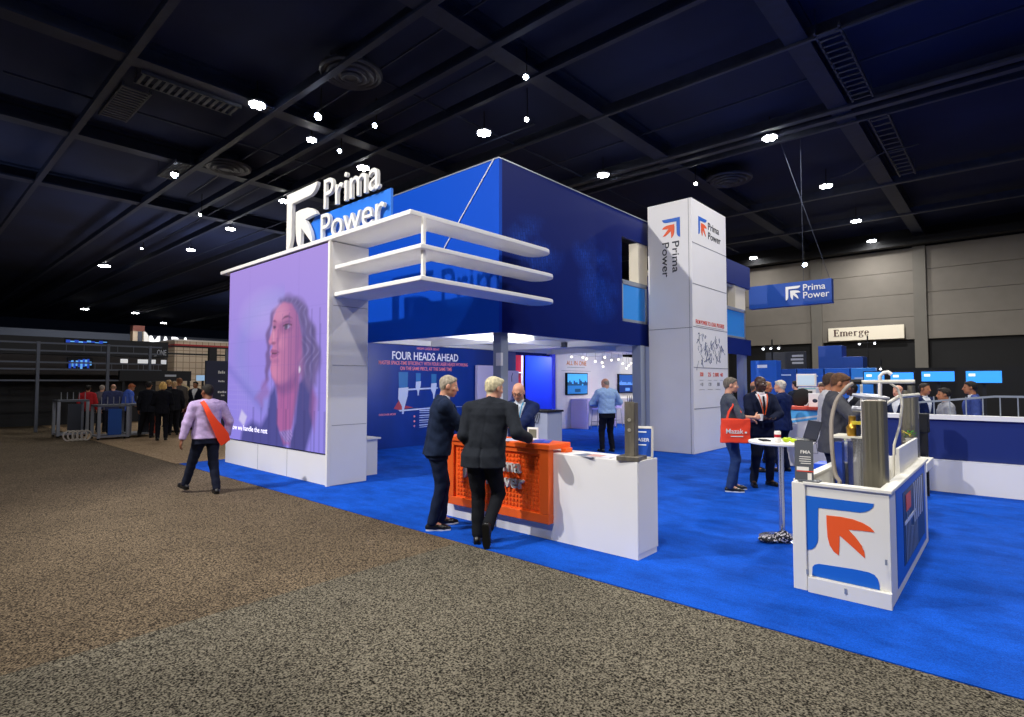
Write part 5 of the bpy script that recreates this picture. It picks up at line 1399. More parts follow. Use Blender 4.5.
o = np_obj('cloth_bag', v, F, spotted()); o.scale = (.62, .62, .62); o.location = (-1.92, 6.40, .01); o.rotation_euler = (0, 0, R(42)); tag(o, 'black and white patterned cloth bag on the blue carpet at the table foot', 'bag')

# ================================================================== BACKGROUND RIGHT
t = thing('hanging_sign', 'blue hanging sign box with the white company logo, right of the white tower', 'sign', (-6.05, 22, 5.36))
OH = (-6.05, 22, 5.36)
MB(OH).box(-7.45, -4.63, 22.0, 22.3, 4.51, 5.37).build('box', mat('sign_navy', '#0e4396', .5), t)
fy = FY(21.995)
for nm, pl in (('emblem_bracket', BRACKET), ('emblem_arrow', ARROW)):
    m = MB(OH); m.prism([(-6.13 + u * .50, 4.70 + v * .52) for u, v in pl], fy, 0, .01); m.build(nm, m_ltr, t)
for s_, w_, z in (('Prima', .72, 5.02), ('Power', .84, 4.74)): m = MB(OH); text_into(m, s_, fy, w_, .24, .004, 0, .01, -5.54, z); m.build('logo_word', m_ltr, t)
for x, x2 in ((-4.7, -6.4), (-5.55, -5.55)): MB(OH).tube([(x, 22.1, 5.37), (x2, 22.1, 11.28)], .007, 4).build('suspension_wire', m_steel2, t)
def booth_box(lab, x0, x1, y0, y1, z0, z1, c, name='booth_cabinet', bars=(), emit=0):
    P0 = ((x0 + x1) / 2, (y0 + y1) / 2, z0)
    t = thing(name, lab, name.split('_')[-1], P0)
    MB(P0).box(x0, x1, y0, y1, z0, z1).build('body', mat(('glow_' if emit else 'booth_') + c[1:], c, .5, emit=emit), t, bevel=.01)
    for (a, b, z, h, cc) in bars: MB(P0).box(a, b, y0 - .012, y0 - .001, z, z + h).build('print', mat('bar_' + cc[1:], cc, .5), t)
    return t
booth_box('tall blue machine panel right of the deck post in the background', -6.42, -5.62, 19.0, 19.5, 0, 2.42, '#1d5fc0', 'machine_cabinet', ((-6.2, -5.9, 2.18, .1, '#e8edf6'),))
booth_box('dark board with pale lettering high behind the tall blue panel', -8.6, -6.9, 27.5, 27.7, 0, 3.1, '#2b2e36', 'display_board', ((-7.45, -6.98, 2.86, .09, '#a9adb5'), (-7.5, -6.98, 2.70, .09, '#a9adb5'), (-7.45, -6.98, 2.54, .09, '#a9adb5')))
booth_box('dark blue raised machine box in front of the black band of the back wall', -6.95, -5.95, 30, 31, 2.35, 3.45, '#153f96', 'machine_box')
booth_box('low blue machine box stepping down to the right of the raised one', -5.95, -5.1, 30, 31, 2.35, 2.9, '#153f96', 'machine_box')
for i, (x0, x1, c, lab) in enumerate(((-7.7, -6.9, '#14479c', 'short blue fascia with white figures behind the two chatting men'), (-6.85, -5.85, '#1a56b4', 'blue fascia with a white stripe behind the kiosk'), (-5.8, -4.9, '#1c5cbe', 'blue fascia above the grey suited man'), (-4.85, -4.0, '#2f86e0', 'bright blue lit fascia left of the pipes'))):
    booth_box(lab, x0, x1, 26, 26.3, 0, 2.28, c, 'booth_fascia', ((x0 + .12, x1 - .2, 2.0 - .05 * i, .05, '#c7d8f0'),))
def monitor(lab, x0, x1, y, z0, z1):
    P0 = ((x0 + x1) / 2, y, 0); t = thing('monitor', lab, 'monitor', P0)
    MB(P0).box(x0 - .03, x1 + .03, y, y + .08, z0 - .03, z1 + .03).build('housing', m_black, t, bevel=.005); MB(P0).box(x0, x1, y - .006, y, z0, z1).build('picture', mat('monitor_glow', '#2f8ff0', .4, emit=.85), t)
    MB(P0).box(x0 + .06, x0 + .2, y - .009, y - .006, z1 - .14, z1 - .07).build('logo', mat('caption_white', '#e6e2fa'), t); MB(P0).box((x0 + x1) / 2 - .04, (x0 + x1) / 2 + .04, y + .08, y + .14, 0, z1).build('stand', m_black, t)
monitor('bright blue monitor left of the white hook pipe', -3.38, -2.86, 20, 1.68, 2.02); monitor('bright blue monitor right of the white hook pipe', -2.70, -2.14, 20, 1.68, 2.0); monitor('bright blue monitor at the right photo edge', -1.95, -1.2, 20, 1.74, 2.02); monitor('bright blue monitor beyond the right photo edge', -.95, -.2, 20, 1.7, 2.02)
o = MB((-4, 28, 0)).box(-8, 16, 28, 28.3, 0, 2.3).build('dark_backdrop', m_black); o.location = (-4, 28, 0); tag(o, 'long black booth backdrop behind the blue monitors', 'backdrop')
def light_stand(lab, x, y, z, n):
    t = thing('light_stand', lab, 'light stand', (x, y, 0)); MB().cyl((0, 0, 0), (0, 0, z), .03, .03, 8).build('pole', m_black, t); MB().box(-.35 if n > 1 else -.05, .35 if n > 1 else .05, -.03, .03, z - .35, z - .30).build('cross_bar', m_black, t); MB().lathe([(.25, 0), (.25, .02), (.03, .04)], (0, 0, 0), 12).build('base', m_black, t)
    for k in range(n):
        x_ = -.3 + .6 * k / (n - 1) if n > 1 else 0; l = MB().cyl((x_, -.03, z - .3), (x_, -.15, z - .38), .04, .07, 10).build('lamp_head', m_black, t); MB().cyl((x_, -.152, z - .381), (x_, -.158, z - .385), .04, .04, 10).build('lens', mat('lens_glow', '#f4f7ff', emit=8), l)
light_stand('black stand with three small lamps right of the white tower', -7.25, 24, 3.45, 3); light_stand('black stand with two small lamps under the cream sign board', -4.9, 30, 3.85, 2)
light_stand('thin black lamp stand between the blue fascias', -4.35, 26.6, 2.6, 1); light_stand('thin black lamp stand behind the bright monitors', -3.9, 26.6, 2.62, 1)
# red topped demo counter, kiosk, poster box
ORC = (-3.05, 12.6, 0); t = thing('demo_counter', 'white and blue demo counter with a red top behind the chatting men', 'counter', ORC)
MB(ORC).box(-3.55, -2.72, 12.4, 12.95, 0, 1.16).build('body', m_white, t, bevel=.006); MB(ORC).box(-3.6, -2.66, 12.34, 13.0, 1.16, 1.22).build('top', mat('counter_red', '#d2503c', .45), t, bevel=.006); MB(ORC).box(-2.73, -2.66, 12.38, 12.96, 0, 1.16).build('end_panel', mat('counter_red2', '#d8482c'), t)
m = MB(ORC); m.prism([(-3.5, .95), (-2.8, 1.08), (-2.8, 1.14), (-3.5, 1.14)], FY(12.398), 0, .003); m.prism([(-3.5, .86), (-2.8, 1.0), (-2.8, 1.04), (-3.5, .91)], FY(12.398), 0, .003); m.build('blue_swoosh', mat('swoosh_blue', '#59b4ee', .5), t)
m = MB(ORC); m.tube([(-3.0 + .09 * math.cos(a), 12.396, .62 + .14 * math.sin(a)) for a in np.linspace(0, 6.28, 18)], .008, 5); m.tube([(-3.06, 12.396, .48), (-3.08, 12.396, .3), (-2.92, 12.396, .3), (-2.94, 12.396, .48)], .008, 5); m.build('figure_outline', m_joint, t)
t = thing('literature_box', 'white box with a small dark picture on the red counter top', 'box', (-2.95, 12.6, 1.22)); MB().box(-.15, .15, -.08, .08, 0, .27).build('box', m_white, t, bevel=.004); m = MB().ball((-.03, -.081, .12), (.05, .004, .04), 8, 5); m.build('picture', m_steel, t)
OKI = (-3.42, 13.9, 0); t = thing('control_kiosk', 'white control kiosk with two screens in the background', 'kiosk', OKI)
MB(OKI).box(-3.62, -3.25, 13.75, 14.1, 0, 1.60).build('body', m_white, t, bevel=.01); sc_ = MB(OKI).box(-3.64, -3.24, 13.72, 13.80, 1.62, 1.90).build('upper_screen', m_white2, t, bevel=.01); MB(OKI).box(-3.61, -3.27, 13.712, 13.72, 1.65, 1.87).build('display', mat('kiosk_glow', '#b9cede', .4, emit=.3), sc_); MB(OKI).box(-3.55, -3.32, 13.735, 13.75, 1.40, 1.52).build('lower_screen', m_black, t)
MB(OKI).box(-3.62, -3.25, 13.742, 13.75, 1.56, 1.58).build('teal_line', mat('teal', '#4fb0c4', .5), t)
o = np_obj('covered_screen', *(lambda f: (f.ell((0, 0, .2), (.17, .04, .2), None, .02), f.mesh())[1])(Field((-.25, -.1, -.05), (.25, .1, .5), .02)), m_black); o.location = (-3.38, 12.75, 1.22); o.rotation_euler = (0, R(25), R(10)); tag(o, 'dark tilted screen back on the red counter, by the man in navy', 'screen')
booth_box('low blue stool cube beside the info card in the background', -2.35, -1.95, 9.7, 10.1, 0, .45, '#1b55d8', 'blue_cube')
# ================================================================== BACKGROUND LEFT
m_dark = mat('booth_black', '#15171d', .55)
m_gframe = mat('frame_dark_grey', '#5d626e', .45, .3)
t = thing('far_booth', 'far cream booth with grid walls and a red stripe', 'booth', (-36, 12, 0))
OFB = (-36, 12, 0)
def gridmat():
    m = bpy.data.materials.new('grid_panel'); m.use_nodes = True; nt = m.node_tree; b = nt.nodes['Principled BSDF']; b.inputs['Roughness'].default_value = .6
    tc = nt.nodes.new('ShaderNodeTexCoord'); mp = nt.nodes.new('ShaderNodeMapping'); mp.inputs['Rotation'].default_value = (0, R(90), 0); nt.links.new(tc.outputs['Object'], mp.inputs[0])
    sx_ = nt.nodes.new('ShaderNodeSeparateXYZ'); nt.links.new(tc.outputs['Object'], sx_.inputs[0]); outs = []
    for k in (1, 2):
        a = nt.nodes.new('ShaderNodeMath'); a.operation = 'MULTIPLY'; a.inputs[1].default_value = 3.3; nt.links.new(sx_.outputs[k], a.inputs[0])
        b_ = nt.nodes.new('ShaderNodeMath'); b_.operation = 'FRACT'; nt.links.new(a.outputs[0], b_.inputs[0]); c_ = nt.nodes.new('ShaderNodeMath'); c_.operation = 'LESS_THAN'; c_.inputs[1].default_value = .12; nt.links.new(b_.outputs[0], c_.inputs[0]); outs.append(c_)
    mx = nt.nodes.new('ShaderNodeMath'); mx.operation = 'MAXIMUM'; nt.links.new(outs[0].outputs[0], mx.inputs[0]); nt.links.new(outs[1].outputs[0], mx.inputs[1])
    mix = nt.nodes.new('ShaderNodeMix'); mix.data_type = 'RGBA'; nt.links.new(mx.outputs[0], mix.inputs[0]); mix.inputs[6].default_value = lin('#d9c9b4'); mix.inputs[7].default_value = lin('#a8937c'); nt.links.new(mix.outputs[2], b.inputs['Base Color']); return m
m_grid = gridmat()
MB(OFB).box(-40, -32, 9.8, 22, .008, 3.88).build('body', m_grid, t)
MB(OFB).box(-40.02, -31.97, 9.77, 22, 3.52, 3.68).build('red_stripe', mat('stripe_red', '#b03436', .5), t); MB(OFB).box(-40.05, -31.95, 9.75, 22, 3.84, 3.92).build('roof_edge', m_white2, t)
t = thing('lit_letters', 'white lit letters standing on the far left booth roof, lower halves hidden', 'letters', (-42, 12, 3.6))
OL = (-42, 12, 3.6)
for ch, a0, w in (('M', 11.36, .58), ('A', 12.0, .56), ('D', 12.64, .50), ('A', 13.2, .56)):
    m = MB(OL); text_into(m, ch, FX(-42), w, .85, .03, 0, .1, a0, 3.9); m.build('letter', mat('letter_glow', '#f4f6fa', .5, emit=.9), t)
t = thing('booth_pylon', 'cream and brown pylon with a white half disc beside the lit letters', 'pylon', (-42.2, 10.9, 0))
OPY = (-42.2, 10.9, 0)
MB(OPY).box(-42.6, -42.0, 10.43, 11.05, 0, 5.0).build('shaft', mat('pylon_cream', '#cdb9a0', .6), t); MB(OPY).box(-42.62, -41.98, 10.42, 11.07, 5.0, 5.36).build('cap', mat('pylon_brown', '#6f3a2e', .6), t); MB(OPY).box(-41.99, -41.97, 10.7, 10.95, 3, 4.98).build('grille', m_steel2, t)
m = MB(OPY); m.prism([(11.0, 3.4), (11.0, 5.0)] + [(11.0 + .36 * math.sin(a), 4.2 + .8 * math.cos(a)) for a in np.linspace(.1, 3.04, 12)], FX(-42.0), 0, .1); m.build('half_disc', m_white2, t)
o = MB((-60, 14, 0)).box(-61, -60.01, 4, 24.5, 0, 6.1).build('far_partition', mat('far_grey_blue', '#474f60', .8)); o.location = (-60, 14, 0); tag(o, 'far grey blue partition behind the lit letters on the left', 'partition')
# dark booth with fascia and frames
t = thing('dark_booth', 'black booth with framed upper windows and the word ONE on its fascia', 'booth', (-27.5, 4, 0)); OBK = (-27.5, 4, 0)
MB(OBK).box(-31, -27, -6, 8.02, 2.76, 3.42).build('fascia', m_dark, t)
m = MB(OBK); text_into(m, '_ONE', FX(-26.99), .44, .24, .0, 0, .01, 7.50, 2.86); m.build('lettering', mat('print_grey', '#b9bec8', .5), t)
MB(OBK).box(-31, -27, -6, 8.0, 2.0, 2.74).build('upper_wall', mat('booth_brownblack', '#241f20', .6), t); MB(OBK).box(-31, -28.5, -6, 8.0, .008, 2.0).build('lower_wall', m_dark, t)
for (a, b, c) in ((6.30, 6.55, '#e8e8ea'), (6.9, 7.55, '#d8dade'), (7.75, 7.95, '#c9ccd2')):
    MB(OBK).box(-27.0, -26.98, a, b, 2.48, 2.66).build('lit_strip', mat('strip_' + c[1:], c, .5, emit=.5), t)
for (y0, y1, z0, z1) in ((4.3, 5.05, 2.15, 2.62), (4.2, 5.5, 3.1, 3.3)):
    p_ = MB(OBK).box(-25.4, -25.3, y0, y1, z0, z1).build('video_panel', m_black, t)
    m = MB(OBK)
    r_ = random.Random(int(z0 * 10))
    for k in range(10): m.mi = k % 2; yy = y0 + .04 + (y1 - y0 - .08) * k / 10; zz = z0 + .04 + r_.random() * (z1 - z0) * .3; m.box(-25.299, -25.29, yy, yy + (y1 - y0 - .08) / 10, zz, z1 - .05 - r_.random() * (z1 - z0) * .3)
    m.build('picture', [mat('tv_deepblue', '#1c3fa8', .4, emit=.9), mat('tv_sky', '#5f9fe0', .4, emit=.9)], p_)
t = thing('frame_scaffold', 'dark metal frame scaffold with rails in front of the black booth', 'scaffold', (-25, 6, 0)); OSF = (-25, 6, 0)
for y in (-2, 1, 3.4, 5.4, 6.75, 9.6): MB(OSF).box(-25.05, -24.95, y, y + .09, 0, 3.12).build('post', m_gframe, t)
for z in (3.05, 2.78, 2.38, 2.14, 1.75): MB(OSF).box(-25.03, -24.97, -2, 7.2, z, z + .055).build('rail', m_gframe, t)
for k in range(18): MB(OSF).box(-25.01, -24.99, 4.2 + k * .17, 4.215 + k * .17, 2.8 if k % 3 == 0 else 2.14, 3.05 if k % 3 == 0 else 2.38).build('thin_bar', m_gframe, t)
t2 = thing('double_rail', 'black double rail frame crossing in front of the far cream booth', 'frame', (-29, 12, 0))
for z in (3.35, 3.0): MB((-29, 12, 0)).box(-29.06, -28.98, 8.1, 18, z, z + .07).build('rail', m_dark, t2)
MB((-29, 12, 0)).box(-29.1, -28.9, 10.35, 10.7, 0, 3.38).build('post', m_dark, t2)
o = MB((-25, 7, 1.95)).box(-25.1, -24.9, 5.8, 8.25, 1.76, 2.16).build('dark_header', m_dark); o.location = (-25, 7, 1.95); tag(o, 'black header board over the crowd on the left', 'header board'); MB().box(.101, .106, .3, .7, -.02, .06).build('print', mat('print_grey', '#b9bec8'), o)
for y in (5.9, 8.15): MB((-25, 7, 1.95)).box(-25.05, -24.95, y, y + .08, 0, 1.76).build('leg', m_dark, o)
t = thing('sponsor_panel', 'dark slate panel with rows of white logos left of the purple screen', 'panel', (-21, 8.4, 0)); OSP = (-21, 8.4, 0)
MB(OSP).box(-21.1, -21, 7.42, 9.6, 0, 2.47).build('board', mat('panel_slate', '#2b2f45', .5), t, bevel=.005)
for k, (y, z, w, h) in enumerate(((7.95, 2.02, .24, .10), (8.3, 2.3, .25, .05), (7.95, 1.72, .22, .06), (8.3, 1.86, .2, .05), (7.98, 1.33, .3, .07), (8.0, 1.22, .12, .05), (8.35, 1.45, .2, .05), (7.92, .98, .22, .05))):
    m = MB(OSP)
    for q_ in range(4): m.box(-21, -20.99, y - w / 2 + q_ * w / 4, y - w / 2 + (q_ + .72) * w / 4, z, z + h * (1 - .25 * (q_ % 2)))
    m.build('logo', m_ltr, t)
o = MB((-27, 9.4, 1.85)).box(-27.02, -26.95, 9.15, 9.7, 1.78, 2.02).build('small_monitor', mat('tv_pale', '#8fb4d8', .4, emit=.6)); o.location = (-27, 9.4, 1.85); tag(o, 'small pale monitor above the crowd, left of the slate panel', 'monitor'); MB((-27, 9.4, 1.85)).box(-27.02, -26.98, 9.38, 9.46, 0, 1.78).build('stand', m_dark, o)
# aluminium work stations
def station(lab, x0, x1, y0, y1, h, blue):
    P0 = ((x0 + x1) / 2, (y0 + y1) / 2, 0); t = thing('work_station', lab, 'work station', P0); m_al = mat('station_alu', '#8b8f98', .4, .5)
    for x in (x0, x1 - .08):
        for y in (y0, y1 - .08): MB(P0).box(x, x + .08, y, y + .08, .06, h).build('leg', m_al, t, bevel=.006)
    MB(P0).box(x0, x1, y0, y1, h, h + .06).build('top', mat('station_top', '#4a4e57', .4), t, bevel=.004); MB(P0).box(x0 + .03, x1 - .03, y0 + .03, y1 - .03, .08, .13).build('lower_shelf', m_al, t)
    MB(P0).box(x1 - .05, x1 - .02, y0 + .26, y1 - .2, .14, h - .06).build('front_panel', mat('station_' + blue[1:], blue, .4), t)
    for x in (x0 + .05, x1 - .12):
        for y in (y0 + .04, y1 - .10): MB(P0).cyl((x, y, .03), (x + .04, y, .03), .03, .03, 10).build('caster', m_black, t)
    for k in range(5): MB(P0).tube([(x1 - .1, y0 + .1 + k * (y1 - y0 - .2) / 4, h + .06), (x1 - .1, y0 + .1 + k * (y1 - y0 - .2) / 4, h + .3)], .012, 6).build('pin', m_al, t)
station('grey aluminium work station with a bright blue front panel at the left', -20.9, -20.0, 4.15, 4.95, .98, '#1c4488')
station('grey aluminium work station with a dark panel right of the blue fronted one', -21.2, -20.3, 5.0, 5.75, .98, '#1f2733')
station('grey work station behind the left edge of the blue fronted one', -22.6, -21.8, 3.5, 4.3, 1.1, '#2a2e38')
t = thing('coiled_hose', 'pale coiled hose under the work station at the left edge', 'hose', (-20.4, 3.75, 0))
for k in range(5): MB().tube([(.02 * k, .10 * k - .2 + .12 * math.cos(a), .16 + .14 * math.sin(a)) for a in np.linspace(0, 6.28, 16)], .022, 6).build('loop', mat('hose_pale', '#a9a29a', .5), t, smooth=True)
o = MB((-20.3, 5.9, 0)).box(-20.45, -20.15, 5.55, 5.72, .1, .85).build('orange_drum', mat('drum_orange', '#a8431f', .5), bevel=.03); o.location = (-20.3, 5.9, 0); tag(o, 'rusty orange upright canister under the right work station', 'canister')
t = thing('red_stool', 'dark red chair among the crowd on the left', 'chair', (-21.4, 7.1, 0)); MB().box(-.22, .22, -.22, .22, .44, .5).build('seat', mat('chair_red', '#6e1f28', .6), t, bevel=.02); MB().box(-.22, -.17, -.22, .22, .5, .98).build('backrest', mat('chair_red', '#6e1f28'), t, bevel=.02)
for sx_ in (-1, 1):
    for sy_ in (-1, 1): MB().box(sx_ * .19 - .015, sx_ * .19 + .015, sy_ * .19 - .015, sy_ * .19 + .015, 0, .44).build('leg', m_black, t)

# ================================================================== PEOPLE
def arms_front(z=1.02, y=.30, w=.05): return dict(la=(-w, y, z), ra=(w, y, z))
# the three men at the counter
person('grey haired man in a navy suit and white soled shoes left of the counter', -5.10, 4.36, -30, H=1.82, q=.009, skin='pink', hair=('short', '#a79c8c'), top=('suit', '#1b2740'), shirt='#dfe3ee', legs='#17213a',
       shoes='#101116', sole='#e8e6e2', look=(-14, 10), lean=(.07, .08), ra=('w', -4.80, 4.70, 1.10), la=('w', -5.05, 4.90, 1.08), rp=(.8, -.8, -.5), lp=(-.8, -.6, -.2), ltoe=(-.10, 1, 0), rtoe=(.25, 1, 0),
       ll=(-.11, .08, .09), rl=(.10, -.06, .09), girth=1.14, belly=.04, hem=.84, lhand=(.5, .8, -.2), rhand=(.2, .9, -.2))
person('white haired man in a dark suit seen from behind, legs crossed at the counter', -4.24, 4.28, 30, H=1.80, q=.009, skin='pink', hair=('full', '#cfc4a2'), top=('suit', '#23272f'), shirt='#e6e6ea', legs='#15171d',
       shoes='#0e0f13', look=(-40, 10), lean=(.07, .10), ra=('w', -3.90, 4.66, 1.10), la=(-.20, .20, 1.00), rp=(.4, -.9, -1.1), lp=(-.15, -1, -.6), rhand=(-.2, 1, -.1), lhand=(.4, .9, -.1),
       ll=(-.06, .0, .09), rl=(.09, -.16, .22), rknee=(.2, 1, 0), rtoe=(-.02, .28, -1), rup=(0, 1, .28), ltoe=(-.2, 1, 0), girth=1.24, belly=.05, hem=.80, sx=.0)
person('bald man with black glasses, grey beard and blue lanyard behind the counter', -4.92, 5.72, 197, H=1.74, q=.009, skin='pink', hair=None, top=('suit', '#16244f'), shirt='#dfe8f6', tie='#12161f', legs='#141c38',
       look=(12, 20), lean=(.0, .10), la=('w', -4.52, 5.06, 1.09), ra=('w', -4.78, 5.04, 1.09), lp=(-.6, -.7, -.7), rp=(.6, -.7, -.7), lhand=(.6, .7, -.2), rhand=(-.6, .7, -.2), glasses=True, beard='#8e8377', lanyard='#4fa6d8', badge=True, girth=1.05, belly=.03)
# the man in light blue by the white partition
person('grey haired man in a light blue shirt seen from behind in the open room', -7.46, 11.86, 58, H=1.84, q=.011, skin='pink', hair=('bald', '#8d8478'), top=('shirt', '#9dbce4'), legs='#10131f', belt='#2a2320', look=(28, 25), lean=(.0, .06), girth=1.16, belly=.05,
       la=(-.12, .27, 1.12), lp=(-1, -.4, -.3), ra=(.18, .24, 1.10), rp=(1, -.5, -.3), ll=(-.13, 0, .09), rl=(.13, 0, .09), rhand=(-.3, .8, .4), lhand=(.2, .8, .3))
# the walking man with the sash bag
bagm = person('man in a lilac shirt walking left with an orange bag strapped across his back', -9.30, 3.32, 88, H=1.70, q=.010, skin='brown', hair=('crop', '#17120f'), top=('shirt', '#b9a3d0'), legs='#1a1f31', hem=.87, shoes='#121217', look=(18, 6), lean=(.02, .05), girth=1.16, belly=.05,
       la=(-.36, .02, .84), lp=(-1, -.6, 0), ra=(.33, .08, .88), rp=(1, -.7, 0), ll=(-.20, .34, .12), rl=(.13, -.10, .09), ltoe=(-.2, 1, .15), lup=(0, -.15, 1), rtoe=(.12, 1, 0))
# the group on the right
person('man in a grey polo and jeans holding a cup, orange tote on his arm', -3.36, 8.94, -58, H=1.80, q=.010, skin='pink', hair=('short', '#6a6259'), top=('polo', '#4a4f5a'), legs='#263a64', shoes='#12141c', sole='#c9ccd2', look=(-8, 4), girth=1.05, belly=.03, hem=.86,
       ra=(.14, .33, 1.14), rp=(.8, -.8, -.3), la=(-.1, .3, 1.08), lp=(-1, -.5, -.2), rhand=(-.2, 1, .2), rthumb=(-.2, 0, 1), lhand=(.5, .8, 0), ll=(-.10, .06, .09), rl=(.10, -.03, .09))
person('dark skinned man in a navy suit with an orange lanyard, hands clasped', -3.14, 9.72, 225, H=1.82, q=.010, skin='dark', hair=None, top=('suit', '#161c33'), shirt='#e7e4ea', tie='#20202a', legs='#131829', look=(18, 0), girth=1.06, lanyard='#e8632c',
       la=(-.03, .27, 1.08), ra=(.04, .26, 1.07), lp=(-1, -.3, -.2), rp=(1, -.3, -.2), lhand=(.9, .45, -.1), rhand=(-.9, .5, -.1), ll=(-.15, -.03, .09), rl=(.15, .03, .09), ltoe=(-.3, 1, 0), rtoe=(.3, 1, 0))
person('bald bearded man in a dark suit half hidden behind the man in the grey polo', -3.72, 11.2, -62, H=1.74, q=.012, skin='tan', hair=('bald', '#4a3f38'), top=('suit', '#171b2c'), legs='#14182a', look=(0, 2), beard='#4b423c', detail=True)
person('sandy haired man in a navy suit facing the white haired man in the back', -3.95, 12.6, -68, H=1.74, q=.012, skin='tan', hair=('crop', '#a37c58'), top=('suit', '#18233f'), legs='#141b30', look=(-5, 4), **arms_front(1.0, .28, .08))
person('white haired man in a navy suit, facing the sandy haired man', -3.32, 11.5, 72, H=1.76, q=.011, skin='pink', hair=('short', '#c7beb0'), top=('suit', '#12204a'), legs='#101933', look=(12, 2), girth=1.05, **arms_front(1.02, .26, .1))
person('brown haired man in a grey suit pointing at the machine in the bin', -1.70, 7.92, -72, H=1.86, q=.009, skin='tan', hair=('short', '#5a3c28'), top=('suit', '#45464d'), shirt='#e6e6ea', tie='#22232b', legs='#15182a', look=(-10, 20), lean=(0, .06), girth=1.06,
       ra=('w', -1.30, 7.75, 1.50), rp=(.7, -.5, -.9), rhand=(.1, 1, .1), la=(-.22, .16, .98), lp=(-1, -.6, 0))
person('brown haired man in a light grey jacket hidden behind the grey suited man', -1.97, 9.1, -60, H=1.86, q=.012, skin='tan', hair=('full', '#3a2a20'), top=('suit', '#b9b8bc'), legs='#20242f', look=(-15, 10), girth=1.05, detail=False)
person('ruddy man in a black suit behind the red topped counter', -3.05, 13.5, 175, H=1.72, q=.013, skin='pink', hair=('crop', '#4a3328'), top=('suit', '#14161d'), tie='#101118', legs='#14161d', look=(0, 20), detail=False, **arms_front(1.25, .26, .1))
for args in ((-1.30, 13.6, -120, 1.70, 'tan', 'short', '#2a211b', '#15224a', 'dark haired person in navy behind the second metal column'),
             (-2.25, 12.2, 120, 1.70, 'dark', 'crop', '#0f0d0c', '#1a1c22', 'dark haired person in black behind the cross pipe'),
             (-1.62, 12.9, 150, 1.66, 'pink', 'bald', '#6b5446', '#202a44', 'balding person between the hook pipe and the second column'),
             (-.55, 13.2, 100, 1.74, 'tan', 'short', '#17120f', '#3a4a86', 'black haired person in blue at the right photo edge'),
             (-4.3, 16.2, 60, 1.76, 'pink', 'short', '#1d1815', '#1b2233', 'dark haired person between the chatting men and the kiosk'),
             (-4.0, 17.6, 100, 1.72, 'fair', 'short', '#a8a29a', '#262a33', 'pale haired person far behind the chatting men')):
    x_, y_, r_, h_, sk, hs, hc, tc_, lab = args
    person(lab, x_, y_, r_, H=h_, q=.015, skin=sk, hair=(hs, hc), top=('suit', tc_), legs='#14161f', detail=False)
person('person in a patterned grey jacket at the right edge behind the barrier', -.85, 12.0, 110, H=1.62, q=.014, skin='tan', hair=('full', '#1a1513'), top=('shirt', '#8d8f98'), legs='#1a1c25', detail=False, hem=.8)
# the crowd on the left
person('blond woman in a black trouser suit seen from behind in the left crowd', -18.75, 5.45, 75, H=1.72, q=.012, skin='fair', hair=('long', '#c9a15c'), top=('suit', '#101119'), legs='#101119', look=(0, 0), girth=.95, **arms_front(1.05, .24, .12))
for args in ((-19.9, 5.4, 60, 1.74, 'tan', 'short', '#15110f', '#14161f', 'person in black just left of the blond woman', (-.30, .25, .09)),
             (-20.35, 6.25, 80, 1.74, 'fair', 'short', '#b89468', '#15161c', 'fair haired person in black just right of the blond woman', None),
             (-24.2, 7.25, 100, 1.80, 'fair', 'full', '#b08a5c', '#1a1c26', 'fair haired person behind the blond woman, left', None),
             (-21.3, 6.7, 110, 1.86, 'tan', 'short', '#7a4f34', '#4b4642', 'tall man in a grey brown jacket behind the blond woman', None),
             (-22.3, 7.55, -140, 1.74, 'tan', 'short', '#15110f', '#1d2130', 'dark haired man in a dark suit facing left beside the slate panel', None)):
    x_, y_, r_, h_, sk, hs, hc, tc_, lab, leg = args
    person(lab, x_, y_, r_, H=h_, q=.015, skin=sk, hair=(hs, hc), top=('suit', tc_), legs='#12131a', detail=False, ll=leg)
person('bald man in a slate blue shirt bending over the left work station', -22.2, 5.0, 75, H=1.68, q=.014, skin='pink', hair=('bald', '#8a6a50'), top=('shirt', '#3b4166'), legs='#20222c', detail=False, girth=1.2, lean=(0, .1), look=(0, 25))
person('grey haired person in grey beside the man in slate blue', -23.4, 4.95, 60, H=1.62, q=.015, skin='fair', hair=('short', '#9a8f86'), top=('shirt', '#6d6a72'), legs='#20222c', detail=False)
person('red haired person in a bright blue vest leaning over the work station', -21.75, 5.25, 10, H=1.70, q=.013, skin='tan', hair=('full', '#a2562e'), top=('suit', '#4a66c4'), legs='#1a1c25', detail=False, lean=(0, .12), look=(0, 30), **arms_front(1.0, .3, .1))
person('person in a red shirt at the left photo edge', -23.1, 4.5, 70, H=1.62, q=.015, skin='tan', hair=('short', '#15110f'), top=('shirt', '#a8262c'), legs='#1a1c25', detail=False)
# paper held up by the walking man
o = MB((0, 0, 0)).obox((0, 0, 0), (.15, 0, 0), (0, .004, 0), (0, 0, .11)).build('paper_sheet', mat('paper_cream', '#d9c394', .6)); o.location = (-22.52, 7.25, 1.50); o.rotation_euler = (R(-15), R(38), R(70)); tag(o, 'cream sheet of paper held up beside the walking man\'s head', 'paper')

# ---- bags and cups the people carry
def swing(pts, x, y, rz):
    c, s_ = math.cos(R(rz)), math.sin(R(rz)); return [(x + c * p[0] - s_ * p[1], y + s_ * p[0] + c * p[1], p[2]) for p in pts]
